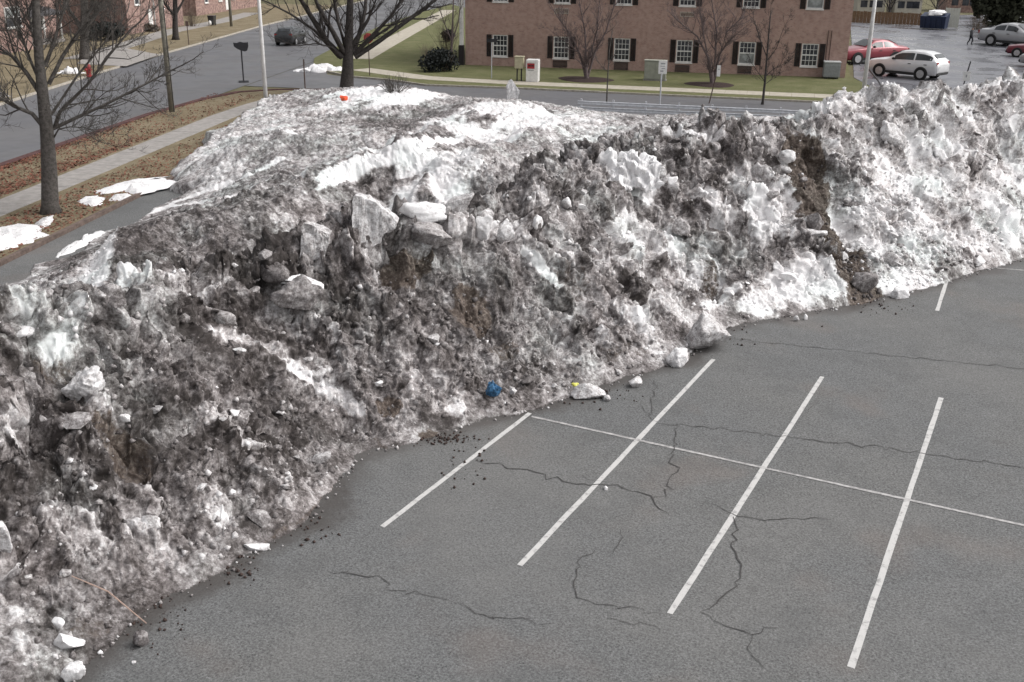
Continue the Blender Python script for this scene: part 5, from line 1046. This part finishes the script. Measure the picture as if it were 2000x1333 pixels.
house('farthest brick house up the side street behind the bin', s4, s5, 57, 9, 5.2, 4, [(3.0, 1.5, 1.2, 1.5, True), (8.0, 1.5, 1.2, 1.5, False), (13.0, 1.5, 1.2, 1.5, True)], 3.0, 'brick_far', door=10.5)
# ---------------------------------------------------------------- cars
def car(label, front_px, rear_px, paint_m, st_, L, HW, wb, wr=.34, z=.012, name='car'):
    """front_px, rear_px: where the two near wheels touch the ground; st_: stations (x, bottom, belt, roof, half width at belt, half width at roof)"""
    pf, pr = (at(*q, z)[:2] if isinstance(q, tuple) else q[:2] for q in (front_px, rear_px)); d = pr-pf; sc = float(np.linalg.norm(d))/wb; d /= np.linalg.norm(d); n = np.array([-d[1], d[0]]); 
    if (CAM[:2]-pf)@n > 0: n = -n
    sgn = 1.0 if np.cross(np.append(d, 0), np.append(n, 0))[2] > 0 else -1.0
    fx = st_[0][0]+.86*1.0; org = pf-d*.88*sc+n*(HW-.11)*sc
    e = empty(name, (org[0], org[1], z)); e.matrix_world = Matrix(((d[0]*sc, n[0]*sc, 0, org[0]), (d[1]*sc, n[1]*sc, 0, org[1]), (0, 0, sc, z), (0, 0, 0, 1)))
    tag(e, label, 'car', 'parked cars')
    S = np.array(st_, float); xs = np.concatenate([np.linspace(a, b, 4, endpoint=False) for a, b in zip(S[:-1, 0], S[1:, 0])]+[S[-1:, 0]])
    I = lambda c: np.interp(xs, S[:, 0], S[:, c]); zb, ze, zr, wbt, wrf = I(1), I(2), I(3), I(4), I(5)
    def sec(i):
        b, t, r, w, q = zb[i], ze[i], zr[i], wbt[i], wrf[i]; m_ = b+(t-b)*.55
        return [(0,b),(w*.86,b),(w*.95,b+.08),(w,m_),(w*.985,t-.04),(w*.95,t),(q+.02,r-.05),(q*.86,r-.005),(q*.5,r+.015),(0,r+.02)]
    V = []; F = []; ns = 10
    for sd in (-1, 1):
        k = len(V)
        for i in range(len(xs)):
            for y, zz_ in sec(i): V.append((xs[i], sd*y, zz_))
        for i in range(len(xs)-1):
            for j in range(ns-1): q = (k+i*ns+j, k+i*ns+j+1, k+(i+1)*ns+j+1, k+(i+1)*ns+j); F.append(q if sd < 0 else q[::-1])
        for i in (0, len(xs)-1): q = tuple(k+i*ns+j for j in range(ns)); F.append(q if (i == 0) != (sd < 0) else q[::-1])
    m = MB(); m.add(V, F); m.build('body', M[paint_m], e, True)
    belt_i = lambda x: (np.interp(x, xs, ze), np.interp(x, xs, zr), np.interp(x, xs, wbt)*.95, np.interp(x, xs, wrf)+.02)
    def sidewin(xa_, xb_, sd, a=.08, b=.84):
        m = MB(); V = []; X_ = np.linspace(xa_, xb_, 7)
        for x in X_:
            t, r, w, q = belt_i(x); r -= .05
            for f in (a, b): V.append((x, sd*(w+(q-w)*f+.012), t+(r-t)*f))
        m.add(V, [(2*i, 2*i+2, 2*i+3, 2*i+1) if sd < 0 else (2*i, 2*i+1, 2*i+3, 2*i+2) for i in range(6)]); m.build('side_window', M['car_glass'], e)
    gh = [i for i in range(len(S)) if S[i, 3]-S[i, 2] > .35]; xw0, xw1 = S[gh[0]-1, 0], S[gh[0], 0]; xr0, xr1 = S[gh[-1], 0], S[gh[-1]+1, 0]; mid = (xw1+xr0)/2
    for sd in (-1, 1): sidewin(xw0+(xw1-xw0)*.62, mid-.05, sd); sidewin(mid+.05, xr0+(xr1-xr0)*.30, sd)
    for nm, a, b in (('windscreen', xw0+.06, xw1-.04), ('rear_window', xr0+.05, xr1-.08)):
        m = MB(); V = []
        for x in np.linspace(a, b, 5):
            _, r, _, q = belt_i(x)
            for f in (-.82, -.4, .4, .82): V.append((x, f*q, r+.035+(.0 if abs(f) > .5 else .012)))
        m.add(V, [(4*i+j, 4*i+4+j, 4*i+5+j, 4*i+1+j) for i in range(4) for j in range(3)]); m.build(nm, M['car_glass'], e)
    for x in (.88, .88+wb):
        for sd in (-1, 1):
            m = MB(); m.tube([(x, sd*(HW-.02), wr*1.02), (x, sd*(HW+.012), wr*1.02)], wr*1.20, 20); m.build('wheel_arch', M['trim'], e)
            w = empty('wheel', (x, sd*(HW-.10), wr)); w.parent = e; m = MB(); m.tube([(0,-sd*.10,0),(0,sd*.115,0),(0,sd*.125,0)], [wr,wr,wr*.93], 22); m.build('tyre', M['tyre'], w, False); m = MB(); m.tube([(0,sd*.126,0),(0,sd*.134,0)], wr*.68, 16); m.build('rim', M['rim'], w)
    zf, zr_ = S[1, 2], S[-2, 2]
    for sd in (-1, 1):
        m = MB(); m.box((.03, min(sd*HW*.5, sd*HW*.84), zf-.20), (.12, max(sd*HW*.5, sd*HW*.84), zf-.06)); m.build('headlight', M['lamp_clear'], e)
        m = MB(); m.box((L-.14, min(sd*HW*.62, sd*HW*.90), zr_-.24), (L-.035, max(sd*HW*.62, sd*HW*.90), zr_-.06)); m.build('tail_light', M['lamp_red'], e)
        o = link_mesh('mirror', bevbox((xw0+.42, min(sd*(HW-.02), sd*(HW+.16)), S[gh[0]-1, 2]+.03), (xw0+.56, max(sd*(HW-.02), sd*(HW+.16)), S[gh[0]-1, 2]+.16), .03), M['trim'], e)
        m = MB(); m.box((1.25, min(sd*(HW-.03), sd*(HW+.008)), S[2, 1]+.0), (.88+wb-.36, max(sd*(HW-.03), sd*(HW+.008)), S[2, 1]+.16)); m.build('sill_trim', M['trim'], e)
        for x in (mid-.35, mid+.65): m = MB(); m.box((x, min(sd*HW*.97, sd*(HW+.02)), S[3, 2]-.16), (x+.18, max(sd*HW*.97, sd*(HW+.02)), S[3, 2]-.12)); m.build('door_handle', M['trim'], e)
    for x0, x1 in ((-.02, .10), (L-.10, L+.02)): o = link_mesh('bumper', bevbox((x0, -HW*.80, S[1, 1]+.04), (x1, HW*.80, S[1, 1]+.24), .04), M['trim'], e)
    return e
SUV = [(0,.40,.70,.74,.70,.62),(.12,.26,.90,.95,.84,.74),(.7,.24,1.0,1.05,.92,.80),(1.25,.24,1.04,1.10,.93,.80),(2.05,.24,1.06,1.58,.93,.66),(2.8,.24,1.08,1.65,.93,.67),(3.55,.25,1.11,1.61,.93,.66),(4.0,.27,1.13,1.50,.92,.63),(4.38,.30,1.13,1.20,.88,.66),(4.5,.42,.88,.95,.80,.64)]
SED = [(0,.40,.62,.66,.68,.58),(.15,.24,.78,.82,.82,.72),(.8,.22,.88,.92,.90,.78),(1.45,.22,.93,.99,.91,.78),(2.2,.22,.95,1.38,.91,.60),(2.8,.22,.96,1.43,.91,.60),(3.3,.22,.97,1.37,.91,.58),(4.05,.24,.98,1.04,.89,.72),(4.55,.26,.96,1.0,.84,.70),(4.7,.40,.72,.78,.76,.62)]
car('silver-white hatchback car parked right of the brick block', (1717, 148.5), (1797, 156.5), 'car_silver', SUV, 4.5, .93, 2.66, .35)
car('red car parked behind the silver-white hatchback', (1672, 126), (1745, 124), 'car_red', SED, 4.7, .91, 2.75, .33)
car('silver saloon car at the right edge of the back parking lot', (2012, 96), (1935, 89), 'car_grey', SED, 4.7, .91, 2.75, .33)
car('dark red car below the silver saloon at the right edge', (1985, 112), (2060, 117), 'car_maroon', SED, 4.7, .91, 2.75, .33)
car('dark car cut off by the right edge, nearest of the three there', (2012, 132), (2095, 139), 'car_grey', SED, 4.7, .91, 2.75, .33)
_r = at(577, 89, .012); car('blurred dark car driving off up the side street behind the left lamp post', _r+np.append(D2*2.8, 0), _r, 'car_black', SUV, 4.5, .93, 2.66, .35)
# ---------------------------------------------------------------- back of the far lot
p = at(1823, 57, .02); e = empty('dumpster', p, yaw_to_cam(p)-.25); tag(e, 'dark blue rubbish container heaped with snow at the back of the far lot', 'dumpster'); k = px_m(p); w = 46/k/2; h = 30/k
m = MB(); m.add([(-w,-.8,.1),(w,-.8,.1),(w,.8,.1),(-w,.8,.1),(-w-.08,-.95,h*.8),(w+.08,-.95,h*.8),(w+.08,.95,h),(-w-.08,.95,h)], [(0,3,2,1),(4,5,6,7),(0,1,5,4),(1,2,6,5),(2,3,7,6),(3,0,4,7)]); m.build('body', M['dumpster'], e)
for x in (-w*.66, -w*.22, w*.22, w*.66): m = MB(); m.box((x-.05,-.99,.2),(x+.05,-.86,h*.72)); m.build('rib', M['dumpster'], e)
me = rough_lump('snow_load', 90, (w*2.1, 1.9, .9), 4, .2, .3); o = link_mesh('snow_load', me, M['lump_white'], e, True); o.location = (0,0,h*.95)
p = at(1856, 56, .02); e = empty('enclosure_panel', p, yaw_to_cam(p)); tag(e, 'pale tall screen panel standing right of the dark blue container', 'panel'); w = 25/px_m(p)/2; h = 38/px_m(p)
for i in range(5): m = MB(); x = -w+i*2*w/5; m.box((x+.008,-.04,.1),(x+2*w/5-.008,.0,h)); m.build('board', M['panel'], e)
for x in (-w, w): m = MB(); m.box((x-.06,.003,-.1),(x+.06,.12,h+.05)); m.build('post', M['panel'], e)
def fence(label, pa, pb, h, mat):
    a, b = at(*pa, .05), at(*pb, .05); L = float(np.linalg.norm((b-a)[:2])); e = empty('fence', a, math.atan2((b-a)[1], (b-a)[0])); tag(e, label, 'fence'); n = int(L/.45)
    for i in range(n): m = MB(); x = i*L/n; m.box((x+.01,-.02,0),(x+L/n-.01,.01,h+random.uniform(-.05, .05))); m.build('board', M[mat], e)
    for i in range(int(L/2.4)+1): m = MB(); m.box((i*2.4-.06,.012,-.1),(i*2.4+.06,.13,h+.1)); m.build('post', M[mat], e)
fence('brown board fence along the back of the far lot', (1650, 44), (1798, 50), 1.5, 'fence')
def shed(label, px, py, wpx, h, dep, wallm, roofm, rh=1.5, name='house'):
    p = at(px, py, .05); k = px_m(p); w = wpx/k/2; e = empty(name, p, yaw_to_cam(p)+.2); tag(e, label, 'house'); m = MB(); m.add([(-w,0,-.1),(w,0,-.1),(w,dep,-.1),(-w,dep,-.1),(-w,0,h),(w,0,h),(w,dep,h),(-w,dep,h)], [(0,1,5,4),(1,2,6,5),(2,3,7,6),(3,0,4,7)]); m.add([(-w,0,h),(-w,dep,h),(-w,dep/2,h+rh-.06),(w,0,h),(w,dep,h),(w,dep/2,h+rh-.06)], [(0,2,1),(3,4,5)]); m.build('wall', M[wallm], e)
    m = MB(); m.add([(-w-.3,-.4,h-.1),(w+.3,-.4,h-.1),(w+.3,dep/2,h+rh),(-w-.3,dep/2,h+rh),(-w-.3,dep+.4,h-.1),(w+.3,dep+.4,h-.1)], [(0,1,2,3),(3,2,5,4)]); m.build('roof', M[roofm], e)
    for x in (-w*.55, w*.1, w*.55): m = MB(); m.box((x-.5,-.03,1.0),(x+.5,-.003,2.0)); m.build('window', M['glass'], e)
    return e
shed('pale house with a snow-covered roof behind the left part of the board fence', 1700, 28, 52, 2.6, 7, 'siding', 'roof_snow', 2.0); shed('pale house with a snow-covered roof behind the right part of the board fence', 1772, 30, 50, 2.6, 7, 'siding', 'roof_snow', 2.4)
shed('grey house behind the pale screen panel', 1880, 24, 60, 3.2, 8, 'brick_far', 'roof', 2.6)
for i, (px, py, rx, h, lab) in enumerate([(1960, 52, 50, 9, 'tall dark conifer at the top right corner'), (2040, 70, 50, 9, 'dark conifer cut by the right edge'), (1915, 36, 26, 6, 'brownish conifer left of the tall dark one at the top right')]):
    shrub('conifer', px, py, rx, 2.5, h, 'conifer', lab, 9000, .24, 20+i, 'tree', .05, lobes=14)
twiggy('bare_bush', 1905, 58, 26, 1.8, 'pale bare bush behind the walking person', 50, 31); twiggy('bare_bush', 1915, 62, 22, 1.2, 'low pale bush between the walking person and the silver saloon', 40, 32)
tree('bare tree between the two snow-roofed houses', (1738, 34), [([(1738,20),(1730,5),(1722,-15)],.1),([(1739,20),(1748,5),(1756,-15)],.1)], ([(1738,34),(1738,31),(1738,22),(1738,0)], .2, .12), 'bark_dark', 41, 2.2, 2, .05, 6)
tree('pale bare tree behind the dark blue container', (1830, 30), [([(1830,18),(1842,5),(1856,-10)],.1),([(1829,18),(1820,5),(1814,-12)],.1)], ([(1830,30),(1830,27),(1830,18),(1832,0)], .2, .12), 'bark', 42, 2.2, 2, .05, 6)
#patch([(1925,62),(1932,50),(1945,48),(1955,56),(1958,64),(1940,66)], .7, 'snow heap behind the silver saloon', 'lump_white', .02)
# ---- person walking across the far lot
def person(px, py, H_, label):
    p = at(px, py, .015); e_rz = yaw_to_cam(p)+1.1
    J = {'pel':(0,0,.53),'sp':(0,.0,.66),'ch':(0,-.01,.77),'nk':(0,-.015,.845),'hd':(0,-.03,.90),'top':(0,-.03,.965),'lh':(.055,0,.50),'lk':(.06,-.10,.29),'la':(.06,-.05,.05),'lt':(.06,-.14,.02),'rh':(-.055,0,.50),'rk':(-.06,.03,.27),'ra':(-.06,.15,.07),'rt':(-.06,.09,.015),'ls':(.105,0,.80),'le':(.135,.07,.64),'lw':(.13,.02,.50),'lf':(.128,-.01,.455),'rs':(-.105,0,.80),'re':(-.135,-.04,.64),'rw':(-.13,-.12,.53),'rf':(-.128,-.15,.49)}
    R_ = {'pel':.085,'sp':.078,'ch':.09,'nk':.036,'hd':.056,'top':.045,'lh':.062,'lk':.042,'la':.028,'lt':.022,'rh':.062,'rk':.042,'ra':.028,'rt':.022,'ls':.046,'le':.032,'lw':.022,'lf':.018,'rs':.046,'re':.032,'rw':.022,'rf':.018}
    E = [('pel','sp'),('sp','ch'),('ch','nk'),('nk','hd'),('hd','top'),('pel','lh'),('lh','lk'),('lk','la'),('la','lt'),('pel','rh'),('rh','rk'),('rk','ra'),('ra','rt'),('ch','ls'),('ls','le'),('le','lw'),('lw','lf'),('ch','rs'),('rs','re'),('re','rw'),('rw','rf')]
    ks = list(J); me = bpy.data.meshes.new('person'); me.from_pydata([tuple(c*H_ for c in J[q]) for q in ks], [(ks.index(a), ks.index(b)) for a, b in E], []); o = bpy.data.objects.new('person', me); COL.objects.link(o)
    sk = o.modifiers.new('skin', 'SKIN'); sub = o.modifiers.new('sub', 'SUBSURF'); sub.levels = sub.render_levels = 2
    for q, v in zip(ks, me.skin_vertices[0].data): v.radius = (R_[q]*H_, R_[q]*H_); v.use_root = (q == 'pel')
    dg = bpy.context.evaluated_depsgraph_get(); me2 = bpy.data.meshes.new_from_object(o.evaluated_get(dg)); o.modifiers.clear(); o.data = me2; me2.materials.clear()
    for mt in ('cloth_grey', 'cloth_dark', 'skin', 'hair'): me2.materials.append(M[mt])
    for f in me2.polygons:
        z = f.center.z/H_; f.use_smooth = True; f.material_index = 3 if z > .93 or (z > .87 and f.center.y > -.02*H_) else (2 if z > .845 or (.43 < z < .5 and abs(f.center.x) > .115*H_) else (0 if z > .52 or (abs(f.center.x) > .112*H_) else 1))
    o.location = p; o.rotation_euler = (0, 0, e_rz); return tag(o, label, 'person')
person(1894, 88.5, 1.85, 'person in dark clothes walking across the far lot')
# ---------------------------------------------------------------- fallen leaves on the verge
lv = []
while len(lv) < 22000:
    s_ = random.uniform(5, 47); o_ = random.choice((random.uniform(17.7, 20.4), random.uniform(22.6, 25.8), 25.8-abs(random.gauss(0, .35)), 22.5+abs(random.gauss(0, .8))))
    dens = .10+.90*max(0, 1-(s_-4)/34)**1.3
    if random.random() < dens: lv.append(st(o_, s_, .106+random.random()*.02))
lv = np.array(lv); n = len(lv); th = rng.uniform(0, 6.28, n); s = rng.uniform(.022, .06, n)[:, None]; a = np.stack([np.cos(th), np.sin(th), rng.normal(0, .35, n)], -1); b = np.stack([-np.sin(th), np.cos(th), rng.normal(0, .35, n)], -1)
me = npmesh('leaf_litter', np.stack([lv-a*s-b*s*.6, lv+a*s-b*s*.6, lv+a*s*.6+b*s*.7, lv-a*s*.6+b*s*.7], 1).reshape(-1, 3), np.arange(4*n).reshape(-1, 4)); tag(link_mesh('leaf_litter', me, M['leaf']), 'fallen red-brown leaves on the grass verge by the side street', 'leaves', kind='stuff')
